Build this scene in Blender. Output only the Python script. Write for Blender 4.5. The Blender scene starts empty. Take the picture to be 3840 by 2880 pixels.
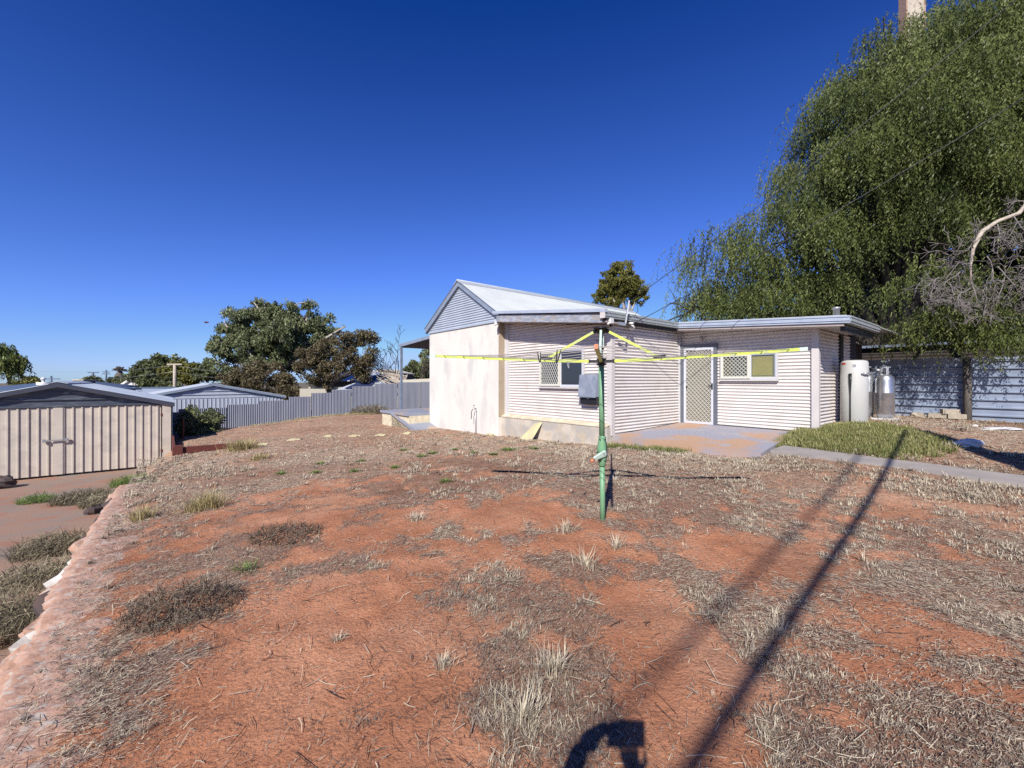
import bpy, math, random
import numpy as np
from mathutils import Vector
SKY_CH, SKY_STR, SUN_E, EXPO, DENO = ((.64,.91),(.75,1.22),(.95,2.49)), .05, 5.0, 0.55, False
random.seed(7)
rng = np.random.default_rng(7)
scene = bpy.context.scene
COL = scene.collection
R = math.radians
# ---------------------------------------------------------------- frames
F = 1590.0                      # focal length in photo pixels
E1 = np.array([.7741, .6331]); E2 = np.array([.6331, -.7741]); C0 = np.array([2.258, 9.64])
def W(s, t, z=0.0):             # house grid (s away, t right) to world
    return (C0[0]+E1[0]*s+E2[0]*t, C0[1]+E1[1]*s+E2[1]*t, z)
def ST(x, y):
    dx = np.asarray(x)-C0[0]; dy = np.asarray(y)-C0[1]
    return dx*E1[0]+dy*E1[1], dx*E2[0]+dy*E2[1]
def P(px, py, Y):               # a point at distance Y
    return ((px-1920)/F*Y, Y, 1.5-(py-1427)/F*Y)
# ---------------------------------------------------------------- numpy noise
def _h(ix, iy, seed):
    n = (ix*374761393 + iy*668265263 + seed*974711) & 0xffffffff
    n = ((n ^ (n >> 13))*1274126177) & 0xffffffff
    return ((n ^ (n >> 16)) & 0xffff)/65535.0
def vnoise(x, y, seed=0):
    x = np.asarray(x, float); y = np.asarray(y, float)
    ix = np.floor(x).astype(np.int64); iy = np.floor(y).astype(np.int64)
    fx = x-ix; fy = y-iy; fx = fx*fx*(3-2*fx); fy = fy*fy*(3-2*fy)
    a = _h(ix, iy, seed); b = _h(ix+1, iy, seed); c = _h(ix, iy+1, seed); d = _h(ix+1, iy+1, seed)
    return (a*(1-fx)+b*fx)*(1-fy)+(c*(1-fx)+d*fx)*fy
def fbm(x, y, o=4, seed=0):
    v = 0; a = .5; 
    for i in range(o):
        v = v + a*vnoise(x, y, seed+i*17); x = np.asarray(x)*2.03+5.1; y = np.asarray(y)*2.03+1.7; a *= .5
    return v/(1-.5**o)
# ---------------------------------------------------------------- terrain (thin plate spline on the house grid)
CP = np.array([
 (-7.85,6.03,0),(-8.4,3.1,-.07),(-8.4,0,-.2),(-8.4,-2.5,-.34),(-8.4,-4.7,-.48),(-7.6,-7.5,-.6),(-7.45,-9.5,-.66),(-7.45,-12.2,-.62),
 (-6.1,-16.2,-.63),(-6.1,-17.9,-.95),(-3.7,-16.4,-.5),(-3.7,-17.9,-.75),(-2.3,-16.6,-.35),(-2.3,-17.9,-.55),(1.5,-17.3,-.4),(1.5,-17.9,-.43),(7,-17.5,-.4),
 (-4.3,3.19,.05),(-.3,0,.02),(-.4,-2,-.05),(-.5,-3.9,-.13),(-.5,-7,-.19),(-1.3,-7.5,-.25),(-1.35,-10.6,-.27),(-6,-6,-.42),(-4,-11,-.42),
 (-3.5,-4,-.2),(-.15,1.5,.11),(-.15,3,.15),(1.5,1.5,.08),(3,0,.05),(.2,3.6,.2),(.2,6.5,.14),(1.3,3.6,.29),(1.3,6.5,.2),(2.8,3.7,.44),(4.3,3.6,.56),
 (6,4.5,.5),(8.35,5,.475),(8.35,3,.52),(8.35,0,.5),(8.35,8,.46),(5,6.5,.40),(3,6.5,.30),(-2,5,.07),(-4.5,6,.03),(-5,9,0),(0,9,.1),(3,10,.2),(8,12,.4),
 (-8,10,0),(0,15,.1),(-8,15,0),(3,-5,-.1),(7,-9,-.2),(3,-12,-.3),(13,0,.5),(13,12,.4)])
def _k(r2): return np.where(r2 > 1e-12, r2*np.log(np.maximum(r2, 1e-12))*.5, 0)
_n = len(CP); _A = np.zeros((_n+3, _n+3)); _xy = CP[:, :2]
_A[:_n, :_n] = _k(((_xy[:, None]-_xy[None])**2).sum(-1)) + np.eye(_n)*.6
_A[:_n, _n] = 1; _A[:_n, _n+1:] = _xy; _A[_n, :_n] = 1; _A[_n+1:, :_n] = _xy.T
_w = np.linalg.solve(_A, np.concatenate([CP[:, 2], np.zeros(3)]))
def tst(s, t):
    s = np.asarray(s, float); t = np.asarray(t, float); sh = s.shape; q = np.stack([s.ravel(), t.ravel()], 1); out = np.empty(len(q))
    for i in range(0, len(q), 20000):
        b = q[i:i+20000]; out[i:i+20000] = _k(((b[:, None]-_xy[None])**2).sum(-1))@_w[:_n] + _w[_n] + b@_w[_n+1:]
    return out.reshape(sh)
def terr(x, y):
    s, t = ST(x, y); return tst(s, t)
def micro(x, y):
    return .036*(fbm(x*1.3, y*1.3, 3, 3)-.5) + .032*(fbm(x*6, y*6, 3, 9)-.5) + .016*(vnoise(x*20, y*20, 21)-.5)
def zg(x, y): return float(terr(x, y)+micro(x, y))
def G(px, py):                  # photo pixel to the ground
    Y = 3.0
    for _ in range(60):
        z = float(terr((px-1920)/F*Y, Y)); Y = .5*Y+.5*(1.5-z)*F/(py-1427)
        Y = min(Y, 40)
    return (px-1920)/F*Y, Y
def GD(dx, dy): return G(dx*1.736, dy*1.736)
def zdrive(s, t):
    t = np.asarray(t, float); return -1.38+.05*np.clip(t+12.5, 0, 30)
# ---------------------------------------------------------------- litter mask
BARE = [(1480,1190,.35),(1560,1185,.35),(1390,1300,.28),(1330,1285,.2),(1500,1385,.22),(1650,1235,.4),(1760,1215,.35),(1850,1052,.5),(1990,1350,.2),(2050,1460,.16),
 (560,1330,.5),(800,1380,.35),(700,1110,.6),(1120,1095,.55),(880,1240,.4),(620,1480,.3),(480,1600,.2),(900,1590,.25),(1150,1255,.2),(1450,1530,.14),(1480,1600,.16),
 (1250,1180,.3),(1900,1480,.15),(2180,1372,.16),(1030,1180,.2),(1300,1200,.2),(970,1345,.22),(2020,1090,.4),(1560,1460,.2),(1400,1400,.16),(720,1340,.3),(560,1440,.3),(1800,1560,.13),(860,1480,.2),(1880,1330,.25)]
LIT = [(980,1150,.3),(1080,1160,.3),(1200,1215,.3),(1050,1245,.25),(1180,1285,.25),(930,1270,.25),(1340,1130,.35),(1430,1085,.5),(1520,1055,.6),(1630,1015,.7),(1300,1060,.5),
 (1160,1500,.2),(1190,1540,.18),(1080,1480,.16),(1230,1310,.2),(1420,1245,.2),(1500,1300,.2),(1640,1300,.25),(1780,1300,.25),(1900,1260,.3),(2060,1250,.35),(2150,1160,.4),(2110,1350,.2),
 (2000,1560,.16),(1900,1600,.15),(1760,1480,.15),(1620,1410,.15),(1700,1410,.16),(1850,1640,.12),(2160,1560,.15),(250,1610,.15),(290,1450,.25),(390,1330,.3),(1100,1030,.8),(700,1000,1.),(1300,1560,.1),(1620,1530,.12),
 (500,1060,.6),(880,1060,.7),(1090,1400,.12),(450,1200,.4),(2120,1460,.18),(1700,1580,.12)]
_B = [(GD(a, b)+(c,)) for a, b, c in BARE]; _L = [(GD(a, b)+(c,)) for a, b, c in LIT]
def litter(x, y):
    v = (fbm(x*.9, y*.9, 4, 40)-.5)*3.0 + (fbm(x*4.6, y*4.6, 4, 50)-.5)*5.2
    for cx, cy, r in _B: v = v-1.35*np.exp(-((x-cx)**2+(y-cy)**2)/(r*r*1.3))
    for cx, cy, r in _L: v = v+1.1*np.exp(-((x-cx)**2+(y-cy)**2)/(r*r*1.6))
    d = np.sqrt(x*x+y*y)
    v = v + np.clip((d-4.5)*.28, 0, 1.3) + np.where(x > 1.2, .25, -.25)
    return 1/(1+np.exp(-2.3*(v-.05)))
# ---------------------------------------------------------------- objects
def tag(o, label=None, cat=None, group=None, kind=None):
    if label: o['label'] = label
    if cat: o['category'] = cat
    if group: o['group'] = group
    if kind: o['kind'] = kind
    return o
def thing(name, label, cat, loc, group=None):
    o = bpy.data.objects.new(name, None); COL.objects.link(o); o.location = loc; o.empty_display_size = .1
    return tag(o, label, cat, group)
def rootloc(p):
    v = Vector((0, 0, 0))
    while p: v = v+p.location; p = p.parent
    return v
class MB:
    def __init__(s): s.v = []; s.f = []; s.sm = []
    def add(s, vs, fs, smooth=False):
        b = len(s.v); s.v += [tuple(map(float, q)) for q in vs]; s.f += [tuple(b+i for i in f) for f in fs]; s.sm += [smooth]*len(fs); return s
    def hexa(s, p):             # bottom 4 (ccw), top 4
        return s.add(p, [(3,2,1,0),(4,5,6,7),(0,1,5,4),(1,2,6,5),(2,3,7,6),(3,0,4,7)])
    def hb(s, s0, s1, t0, t1, z0, z1):      # box on the house grid
        return s.hexa([W(s0,t0,z0),W(s1,t0,z0),W(s1,t1,z0),W(s0,t1,z0),W(s0,t0,z1),W(s1,t0,z1),W(s1,t1,z1),W(s0,t1,z1)])
    def hs(s, s0, s1, t0, t1, za, zb, h):   # box whose height runs from za at t0 to zb at t1
        return s.hexa([W(s0,t0,za),W(s1,t0,za),W(s1,t1,zb),W(s0,t1,zb),W(s0,t0,za+h),W(s1,t0,za+h),W(s1,t1,zb+h),W(s0,t1,zb+h)])
    def box(s, c, d, rz=0):
        x, y, z = c; a, b, h = d[0]/2, d[1]/2, d[2]/2; ca, sa = math.cos(rz), math.sin(rz)
        q = [(-a,-b),(a,-b),(a,b),(-a,b)]; q = [(x+ca*i-sa*j, y+sa*i+ca*j) for i, j in q]
        return s.hexa([(i,j,z-h) for i, j in q]+[(i,j,z+h) for i, j in q])
    def tube(s, pts, rad, n=8, caps=True, smooth=True):
        pts = [Vector(p) for p in pts]; m = len(pts)
        if not hasattr(rad, '__len__'): rad = [rad]*m
        vs = []; up = None
        for i, p in enumerate(pts):
            d = (pts[min(i+1, m-1)]-pts[max(i-1, 0)])
            if d.length < 1e-9: d = Vector((0,0,1))
            d.normalize()
            if up is None: up = d.orthogonal().normalized()
            up = (up-d*up.dot(d)); up = up.normalized() if up.length > 1e-6 else d.orthogonal().normalized()
            w = d.cross(up)
            for k in range(n):
                a = 2*math.pi*k/n; vs.append(p+(up*math.cos(a)+w*math.sin(a))*rad[i])
        fs = [(i*n+k, i*n+(k+1) % n, (i+1)*n+(k+1) % n, (i+1)*n+k) for i in range(m-1) for k in range(n)]
        s.add(vs, fs, smooth)
        if caps:
            b = len(s.v)-len(vs); s.f += [tuple(b+k for k in range(n-1, -1, -1)), tuple(b+(m-1)*n+k for k in range(n))]; s.sm += [False]*2
        return s
    def lathe(s, c, prof, n=24):
        vs = []; m = len(prof)
        for r, z in prof:
            for k in range(n):
                a = 2*math.pi*k/n; vs.append((c[0]+r*math.cos(a), c[1]+r*math.sin(a), c[2]+z))
        fs = [(i*n+k, i*n+(k+1) % n, (i+1)*n+(k+1) % n, (i+1)*n+k) for i in range(m-1) for k in range(n)]
        fs.append(tuple(range(n-1, -1, -1))); fs.append(tuple((m-1)*n+k for k in range(n)))
        s.add(vs, fs, True); s.sm[-1] = s.sm[-2] = False; return s
    def bar(s, a, b, w, h=None):  # square bar between two points
        h = h or w; a = Vector(a); b = Vector(b); d = (b-a).normalized(); u = Vector((0,0,1))
        if abs(d.z) > .95: u = Vector((1,0,0))
        r = d.cross(u).normalized()*w/2; q = r.cross(d).normalized()*h/2
        return s.hexa([a-r-q, b-r-q, b+r-q, a+r-q, a-r+q, b-r+q, b+r+q, a+r+q])
    def corr(s, f, L, n, m=2, thick=None):  # corrugated sheet: f(i/n profile coordinate, j along) -> point
        vs = []; 
        for i in range(n+1):
            for j in range(m): vs.append(f(i/n*L, j/(m-1)))
        return s.add(vs, [(i*m+j, (i+1)*m+j, (i+1)*m+j+1, i*m+j+1) for i in range(n) for j in range(m-1)], True)
    def build(s, name, mat, parent=None, auto=False):
        me = bpy.data.meshes.new(name); off = rootloc(parent) if parent else Vector((0,0,0))
        v = np.array(s.v, float)-np.array(off); me.from_pydata(v.tolist(), [], s.f); me.polygons.foreach_set('use_smooth', s.sm); me.update()
        me.materials.append(mat); o = bpy.data.objects.new(name, me); COL.objects.link(o)
        if parent: o.parent = parent
        return o
def npmesh(name, v, f, mat, parent=None, attrs=None, smooth=False):
    """v (N,3), f (M,4) quads, built fast"""
    off = np.array(rootloc(parent)) if parent else np.zeros(3)
    me = bpy.data.meshes.new(name); k = f.shape[1]
    me.vertices.add(len(v)); me.vertices.foreach_set('co', (v-off).astype(np.float32).ravel())
    me.loops.add(f.size); me.loops.foreach_set('vertex_index', f.astype(np.int32).ravel())
    me.polygons.add(len(f)); me.polygons.foreach_set('loop_start', np.arange(0, f.size, k, dtype=np.int32)); me.polygons.foreach_set('loop_total', np.full(len(f), k, np.int32))
    me.polygons.foreach_set('use_smooth', np.full(len(f), smooth)); me.update(calc_edges=True)
    for an, av in (attrs or {}).items():
        a = me.attributes.new(an, 'FLOAT', 'POINT'); a.data.foreach_set('value', av.astype(np.float32).ravel())
    me.materials.append(mat); o = bpy.data.objects.new(name, me); COL.objects.link(o)
    if parent: o.parent = parent
    return o
# ---------------------------------------------------------------- materials
def newmat(name):
    m = bpy.data.materials.new(name); m.use_nodes = True; nt = m.node_tree; return m, nt, nt.nodes['Principled BSDF']
def sock(nt, col): return (*col, 1)
ALB = .73                       # overall albedo trim for these paints and soils
def mat(name, c1, c2=None, scale=6, rough=.7, metal=0, bump=0, bscale=None, detail=5, stretch=(1,1,1), lo=.35, hi=.65, spec=.5, c3=None, s3=1.3):
    if not metal: c1, c2, c3 = [None if c is None else tuple(ALB*q for q in c) for c in (c1, c2, c3)]
    m, nt, b = newmat(name); N = nt.nodes.new; L = nt.links.new
    b.inputs['Roughness'].default_value = rough; b.inputs['Metallic'].default_value = metal; b.inputs['Specular IOR Level'].default_value = spec
    b.inputs['Base Color'].default_value = (*c1, 1)
    g = N('ShaderNodeNewGeometry'); mp = N('ShaderNodeMapping'); mp.inputs['Scale'].default_value = stretch; L(g.outputs['Position'], mp.inputs[0])
    out = None
    if c2 is not None:
        n = N('ShaderNodeTexNoise'); n.inputs['Scale'].default_value = scale; n.inputs['Detail'].default_value = detail; L(mp.outputs[0], n.inputs['Vector'])
        r = N('ShaderNodeValToRGB'); r.color_ramp.elements[0].position = lo; r.color_ramp.elements[1].position = hi
        r.color_ramp.elements[0].color = (*c1, 1); r.color_ramp.elements[1].color = (*c2, 1); L(n.outputs['Fac'], r.inputs[0]); out = r.outputs[0]
        if c3 is not None:
            n3 = N('ShaderNodeTexNoise'); n3.inputs['Scale'].default_value = s3; n3.inputs['Detail'].default_value = 6; L(mp.outputs[0], n3.inputs['Vector'])
            r3 = N('ShaderNodeValToRGB'); r3.color_ramp.elements[0].position = .52; r3.color_ramp.elements[1].position = .66; L(n3.outputs['Fac'], r3.inputs[0])
            mx = N('ShaderNodeMix'); mx.data_type = 'RGBA'; L(r3.outputs[0], mx.inputs[0]); L(out, mx.inputs[6]); mx.inputs[7].default_value = (*c3, 1); out = mx.outputs[2]
        L(out, b.inputs['Base Color'])
    if bump:
        n2 = N('ShaderNodeTexNoise'); n2.inputs['Scale'].default_value = bscale or scale*4; n2.inputs['Detail'].default_value = 6; L(g.outputs['Position'], n2.inputs['Vector'])
        bp = N('ShaderNodeBump'); bp.inputs['Strength'].default_value = bump; bp.inputs['Distance'].default_value = .01; L(n2.outputs['Fac'], bp.inputs['Height']); L(bp.outputs[0], b.inputs['Normal'])
    return m
def leafmat(name, stops, trans=.25, rough=.5):
    m, nt, b = newmat(name); N = nt.nodes.new; L = nt.links.new
    a = N('ShaderNodeAttribute'); a.attribute_name = 'tint'; r = N('ShaderNodeValToRGB'); cr = r.color_ramp
    while len(cr.elements) < len(stops): cr.elements.new(.5)
    for e, (p, c) in zip(cr.elements, stops): e.position = p; e.color = (*[.8*q for q in c], 1)
    L(a.outputs['Fac'], r.inputs[0]); L(r.outputs[0], b.inputs['Base Color']); b.inputs['Roughness'].default_value = rough; b.inputs['Specular IOR Level'].default_value = .2
    if trans:
        t = N('ShaderNodeBsdfTranslucent'); L(r.outputs[0], t.inputs[0]); mx = N('ShaderNodeMixShader'); mx.inputs[0].default_value = trans
        L(b.outputs[0], mx.inputs[1]); L(t.outputs[0], mx.inputs[2]); L(mx.outputs[0], nt.nodes['Material Output'].inputs[0])
    return m
MT = dict(
 clad=mat('painted corrugated iron', (.80,.745,.71), (.75,.695,.66), 1.2, .55, spec=.35, c3=(.71,.645,.60), s3=2.3),
 cladtrim=mat('painted trim', (.74,.69,.665), (.66,.62,.60), 3, .5),
 gablegrey=mat('grey painted iron', (.50,.56,.66), (.44,.50,.60), 2, .45),
 render=mat('cement render', (.86,.82,.745), (.79,.75,.69), 1.4, .9, bump=.25, bscale=30, stretch=(1,1,.45), detail=8, c3=(.68,.66,.63), s3=1.9),
 renderret=mat('bare render', (.50,.40,.29), (.43,.35,.26), 3, .9, bump=.3, bscale=30),
 plinth=mat('weathered plinth render', (.68,.60,.50), (.50,.46,.41), 2.2, .9, bump=.4, bscale=18, detail=8, lo=.42, hi=.56, c3=(.60,.50,.37), s3=3.5),
 ledge=mat('ledge', (.84,.74,.54), (.62,.53,.38), 5, .9, bump=.3),
 trimblue=mat('slate blue trim', (.22,.27,.35), (.17,.21,.29), 5, .55, spec=.4),
 bargeblue=mat('pale blue barge', (.30,.36,.46), (.25,.30,.39), 4, .5),
 roofwhite=mat('pale roof iron', (.60,.63,.62), (.54,.57,.57), 1.5, .4, stretch=(1,1,1)),
 ridge=mat('ridge capping', (.50,.54,.58), (.45,.49,.54), 3, .4),
 gutter=mat('gutter metal', (.36,.385,.38), (.30,.325,.33), 6, .45, metal=.2),
 gutterblue=mat('gutter grey blue', (.42,.46,.54), (.35,.40,.48), 4, .4, metal=.15),
 fascia=mat('flaking grey fascia', (.30,.33,.40), (.46,.48,.54), 5, .75, bump=.3, stretch=(1,1,4), detail=9, lo=.45, hi=.6, c3=(.40,.34,.28), s3=4),
 soffit=mat('soffit', (.50,.44,.42), (.45,.39,.37), 3, .8),
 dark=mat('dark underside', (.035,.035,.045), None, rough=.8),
 doorframe=mat('door frame blue grey', (.145,.16,.20), (.12,.135,.175), 8, .5),
 alum=mat('silver screen frame', (.56,.58,.64), None, rough=.4, metal=.2),
 cream=mat('cream aluminium', (.78,.76,.66), None, rough=.45),
 whitefr=mat('pale window frame', (.66,.66,.68), None, rough=.4),
 grille=mat('grille', (.72,.71,.65), None, rough=.4),
 doorleaf=mat('door leaf', (.36,.33,.26), (.31,.29,.23), 5, .6),
 blind=mat('yellow blind', (.75,.60,.20), (.68,.54,.17), 4, .6),
 black=mat('black plastic', (.015,.015,.018), None, rough=.45),
 meter=mat('meter box grey', (.28,.32,.40), (.235,.27,.345), 5, .5, c3=(.33,.37,.44), s3=6),
 concrete=mat('concrete slab', (.36,.36,.42), (.54,.34,.22), .9, .85, bump=.3, bscale=40, detail=7, lo=.44, hi=.56, c3=(.42,.40,.42), s3=2.6),
 ramp=mat('painted ramp', (.33,.35,.42), (.29,.31,.37), 2, .75, detail=8, c3=(.52,.38,.27), s3=1.1),
 path=mat('path concrete', (.40,.36,.33), (.33,.30,.28), 3, .9, bump=.4, bscale=30),
 galv=mat('galvanised fence', (.335,.355,.425), (.27,.29,.36), 1.4, .6, metal=.0, stretch=(3,3,.3), detail=6, spec=.3),
 galvdark=mat('old ribbed fence', (.26,.31,.40), (.19,.23,.31), 2.0, .55, metal=.15, detail=8),
 galvpale=mat('pale shed iron', (.52,.56,.65), (.46,.50,.59), 1.5, .5, stretch=(3,3,.3)),
 shedroof=mat('shed roof', (.42,.47,.53), (.34,.38,.43), 1.6, .4, metal=.2, detail=8),
 shedgrey=mat('shed gable grey', (.085,.098,.13), (.062,.074,.10), 3, .5, detail=7, stretch=(1,1,5), c3=(.16,.175,.21), s3=2.5),
 shedcream=mat('shed door cream', (.68,.60,.50), (.62,.55,.465), 2.5, .75, detail=8, c3=(.56,.50,.43), s3=3),
 shedbarge=mat('dark barge', (.06,.067,.095), (.05,.055,.08), 4, .5),
 sleeper=mat('red sleepers', (.16,.035,.022), (.12,.028,.02), 6, .8, bump=.4, bscale=20),
 rock=mat('limewashed rock', (.56,.35,.26), (.40,.225,.155), 14, .95, bump=1, bscale=30, detail=10, c3=(.50,.43,.37), s3=20),
 whiterock=mat('white quartz rock', (.66,.63,.58), (.50,.44,.38), 9, .85, bump=.5, bscale=25),
 darkrock=mat('dark stone', (.05,.045,.05), (.10,.06,.05), 8, .9, bump=.5),
 poleg=mat('green enamel', (.16,.36,.18), (.21,.42,.23), 6, .5, detail=7, c3=(.20,.37,.21), s3=14),
 yellow=mat('lime yellow enamel', (.70,.82,.13), (.60,.72,.13), 10, .5, c3=(.50,.55,.28), s3=16),
 mint=mat('pale mint paint', (.62,.78,.66), None, rough=.5),
 orange=mat('orange plastic', (.72,.25,.12), None, rough=.5),
 wire=mat('line wire', (.42,.38,.37), None, rough=.5),
 steel=mat('steel', (.50,.50,.50), (.38,.38,.38), 8, .4, metal=.7),
 cylinder=mat('gas bottle steel', (.50,.51,.53), (.36,.37,.40), 6, .35, metal=.85),
 heater=mat('heater grey', (.60,.60,.575), (.56,.56,.54), 3, .45),
 wood=mat('grey weathered post', (.16,.14,.12), (.10,.09,.08), 12, .9, bump=.5, stretch=(4,4,.5)),
 brick=mat('pale brick', (.48,.42,.33), (.40,.34,.27), 14, .9, bump=.4),
 offcut=mat('pale yellow fibre board', (.66,.60,.34), (.58,.52,.31), 6, .85, bump=.2),
 bag=mat('white plastic', (.75,.75,.76), None, rough=.4),
 bark=mat('pepper bark', (.09,.07,.055), (.055,.042,.035), 12, .95, bump=.8, bscale=20),
 palebark=mat('pale gum bark', (.55,.50,.44), (.32,.27,.22), 4, .85, bump=.3),
 deadwood=mat('dead grey wood', (.30,.27,.25), (.20,.175,.165), 10, .9),
 palewood=mat('bleached limb', (.60,.52,.42), (.40,.33,.27), 9, .85),
 stobie=mat('pole concrete', (.62,.54,.44), (.54,.46,.37), 3, .9, detail=8, c3=(.38,.31,.26), s3=4, bump=.3),
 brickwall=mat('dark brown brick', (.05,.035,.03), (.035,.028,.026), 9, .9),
 housew=mat('cream wall', (.62,.57,.46), None, rough=.8),
 housebrown=mat('brown wall', (.20,.13,.10), None, rough=.8),
 roofblue=mat('blue grey roof', (.10,.14,.21), None, rough=.5),
 rooflight=mat('light blue roof', (.50,.55,.62), (.45,.50,.57), 1, .45),
 solar=mat('solar panel', (.03,.04,.10), (.05,.06,.13), 2, .2),
 cool=mat('brown cooler', (.15,.12,.10), None, rough=.7),
 white=mat('white paint', (.78,.78,.78), None, rough=.5),
 cloth=mat('dark clothing', (.05,.06,.09), None, rough=.9), skin=mat('skin', (.50,.30,.21), None, rough=.5),
 tin=mat('tank metal', (.3,.32,.33), None, rough=.5, metal=.3),
)
# glass
m, nt, b = newmat('dark window glass'); b.inputs['Base Color'].default_value = (.028,.034,.045,1); b.inputs['Roughness'].default_value = .06; MT['glass'] = m
m, nt, b = newmat('clear window glass'); N = nt.nodes.new; L = nt.links.new
gl = N('ShaderNodeBsdfGlossy'); gl.inputs['Roughness'].default_value = .03; tr = N('ShaderNodeBsdfTransparent'); tr.inputs[0].default_value = (.86,.88,.82,1)
mx = N('ShaderNodeMixShader'); mx.inputs[0].default_value = .08; L(tr.outputs[0], mx.inputs[1]); L(gl.outputs[0], mx.inputs[2]); L(mx.outputs[0], nt.nodes['Material Output'].inputs[0]); MT['clear'] = m
MT['straw'] = leafmat('dry grass', [(0,(.045,.028,.022)),(.3,(.16,.115,.09)),(.55,(.33,.265,.21)),(.8,(.54,.46,.35)),(1,(.72,.64,.47))], .15, .75)
MT['strawy'] = leafmat('yellow dry grass', [(0,(.14,.10,.05)),(.4,(.36,.29,.13)),(.8,(.56,.48,.24)),(1,(.70,.62,.36))], .25, .7)
MT['weed'] = leafmat('green weed', [(0,(.06,.09,.02)),(.5,(.16,.24,.06)),(1,(.34,.44,.14))], .3, .6)
MT['weedgrey'] = leafmat('grey green weed', [(0,(.08,.065,.045)),(.45,(.20,.17,.11)),(1,(.52,.45,.30))], .2, .7)
MT['scrub'] = leafmat('dead scrub', [(0,(.05,.035,.025)),(.5,(.13,.10,.07)),(1,(.24,.19,.14))], .1, .8)
MT['pepper'] = leafmat('pepper tree leaf', [(0,(.038,.052,.016)),(.4,(.10,.128,.036)),(.75,(.19,.22,.062)),(1,(.33,.37,.14))], .3, .45)
MT['gum'] = leafmat('gum leaf', [(0,(.06,.075,.03)),(.5,(.17,.195,.09)),(1,(.33,.355,.20))], .2, .5)
MT['gumbrown'] = leafmat('reddish gum leaf', [(0,(.06,.042,.025)),(.5,(.15,.12,.065)),(1,(.26,.235,.13))], .2, .5)
MT['shadeleaf'] = leafmat('near-black shade leaf', [(0,(.008,.012,.005)),(.5,(.02,.028,.01)),(1,(.05,.065,.022))], .1, .6)  # leaf colour near black, painting in the shade under the pepper canopy
MT['pine'] = leafmat('pine needles', [(0,(.06,.065,.015)),(.5,(.17,.17,.04)),(1,(.32,.30,.09))], .2, .6)
MT['farleaf'] = leafmat('far leaf', [(0,(.05,.06,.03)),(.5,(.13,.15,.065)),(1,(.24,.26,.13))], .2, .6)
MT['grasslush'] = leafmat('half green grass', [(0,(.10,.12,.04)),(.35,(.20,.24,.07)),(.65,(.34,.34,.13)),(1,(.58,.52,.27))], .3, .6)
# red soil
def soil():
    m, nt, b = newmat('red soil'); N = nt.nodes.new; L = nt.links.new
    g = N('ShaderNodeNewGeometry'); pos = g.outputs['Position']
    def noise(sc, det=6, ro=.55):
        n = N('ShaderNodeTexNoise'); n.inputs['Scale'].default_value = sc; n.inputs['Detail'].default_value = det; n.inputs['Roughness'].default_value = ro; L(pos, n.inputs['Vector']); return n.outputs['Fac']
    def ramp(f, stops):
        r = N('ShaderNodeValToRGB'); cr = r.color_ramp
        while len(cr.elements) < len(stops): cr.elements.new(.5)
        for e, (p, c) in zip(cr.elements, stops): e.position = p; e.color = (*c, 1)
        L(f, r.inputs[0]); return r.outputs[0]
    def mix(f, a, c):
        x = N('ShaderNodeMix'); x.data_type = 'RGBA'; L(f, x.inputs[0])
        (L(a, x.inputs[6]) if not isinstance(a, tuple) else setattr(x.inputs[6], 'default_value', (*a, 1)))
        (L(c, x.inputs[7]) if not isinstance(c, tuple) else setattr(x.inputs[7], 'default_value', (*c, 1))); return x.outputs[2]
    red = ramp(noise(1.1), [(.3,(.29,.118,.060)),(.48,(.41,.182,.098)),(.66,(.54,.27,.158))])
    red = mix(ramp(noise(55, 3), [(.35,(0,)*3),(.75,(.55,)*3)]), red, (.21,.085,.046))
    lit = ramp(noise(30, 8, .7), [(.3,(.095,.052,.038)),(.46,(.195,.118,.085)),(.58,(.31,.215,.16)),(.72,(.50,.40,.31))])
    lit2 = ramp(noise(90, 4, .7), [(.35,(.11,.052,.034)),(.6,(.27,.15,.10))])
    lit = mix(ramp(noise(2.2), [(.4,(0,)*3),(.6,(1,)*3)]), lit, lit2)
    a = N('ShaderNodeAttribute'); a.attribute_name = 'litter'
    ad = N('ShaderNodeMath'); ad.operation = 'ADD'; sb = N('ShaderNodeMath'); sb.operation = 'MULTIPLY_ADD'; L(noise(26, 6, .7), sb.inputs[0]); sb.inputs[1].default_value = 2.2; sb.inputs[2].default_value = -1.12
    L(a.outputs['Fac'], ad.inputs[0]); L(sb.outputs[0], ad.inputs[1])
    fac = ramp(ad.outputs[0], [(.40,(0,)*3),(.66,(.88,)*3)])
    base = mix(fac, red, lit)
    f = N('ShaderNodeAttribute'); f.attribute_name = 'tan'
    base = mix(f.outputs['Fac'], base, ramp(noise(14, 8, .7), [(.3,(.18,.10,.07)),(.5,(.34,.215,.145)),(.7,(.48,.36,.25))]))
    v = N('ShaderNodeTexVoronoi'); v.inputs['Scale'].default_value = 24; L(pos, v.inputs['Vector'])
    peb = ramp(v.outputs['Distance'], [(.06,(1,)*3),(.11,(0,)*3)])
    pm = N('ShaderNodeMath'); pm.operation = 'MULTIPLY'; L(peb, pm.inputs[0]); L(ramp(v.outputs['Color'], [(.75,(0,)*3),(.8,(1,)*3)]), pm.inputs[1])
    base = mix(pm.outputs[0], base, (.36,.28,.22)); L(base, b.inputs['Base Color'])
    b.inputs['Roughness'].default_value = .95; b.inputs['Specular IOR Level'].default_value = .15
    bp = N('ShaderNodeBump'); bp.inputs['Distance'].default_value = .02; bp.inputs['Strength'].default_value = 1.; L(noise(45, 8, .65), bp.inputs['Height']); L(bp.outputs[0], b.inputs['Normal'])
    return m
MT['soil'] = soil()
MT['drive'] = mat('driveway', (.36,.22,.15), (.29,.225,.18), 1.1, .95, bump=.5, bscale=40, detail=8, lo=.42, hi=.6, c3=(.38,.18,.11), s3=2)
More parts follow.
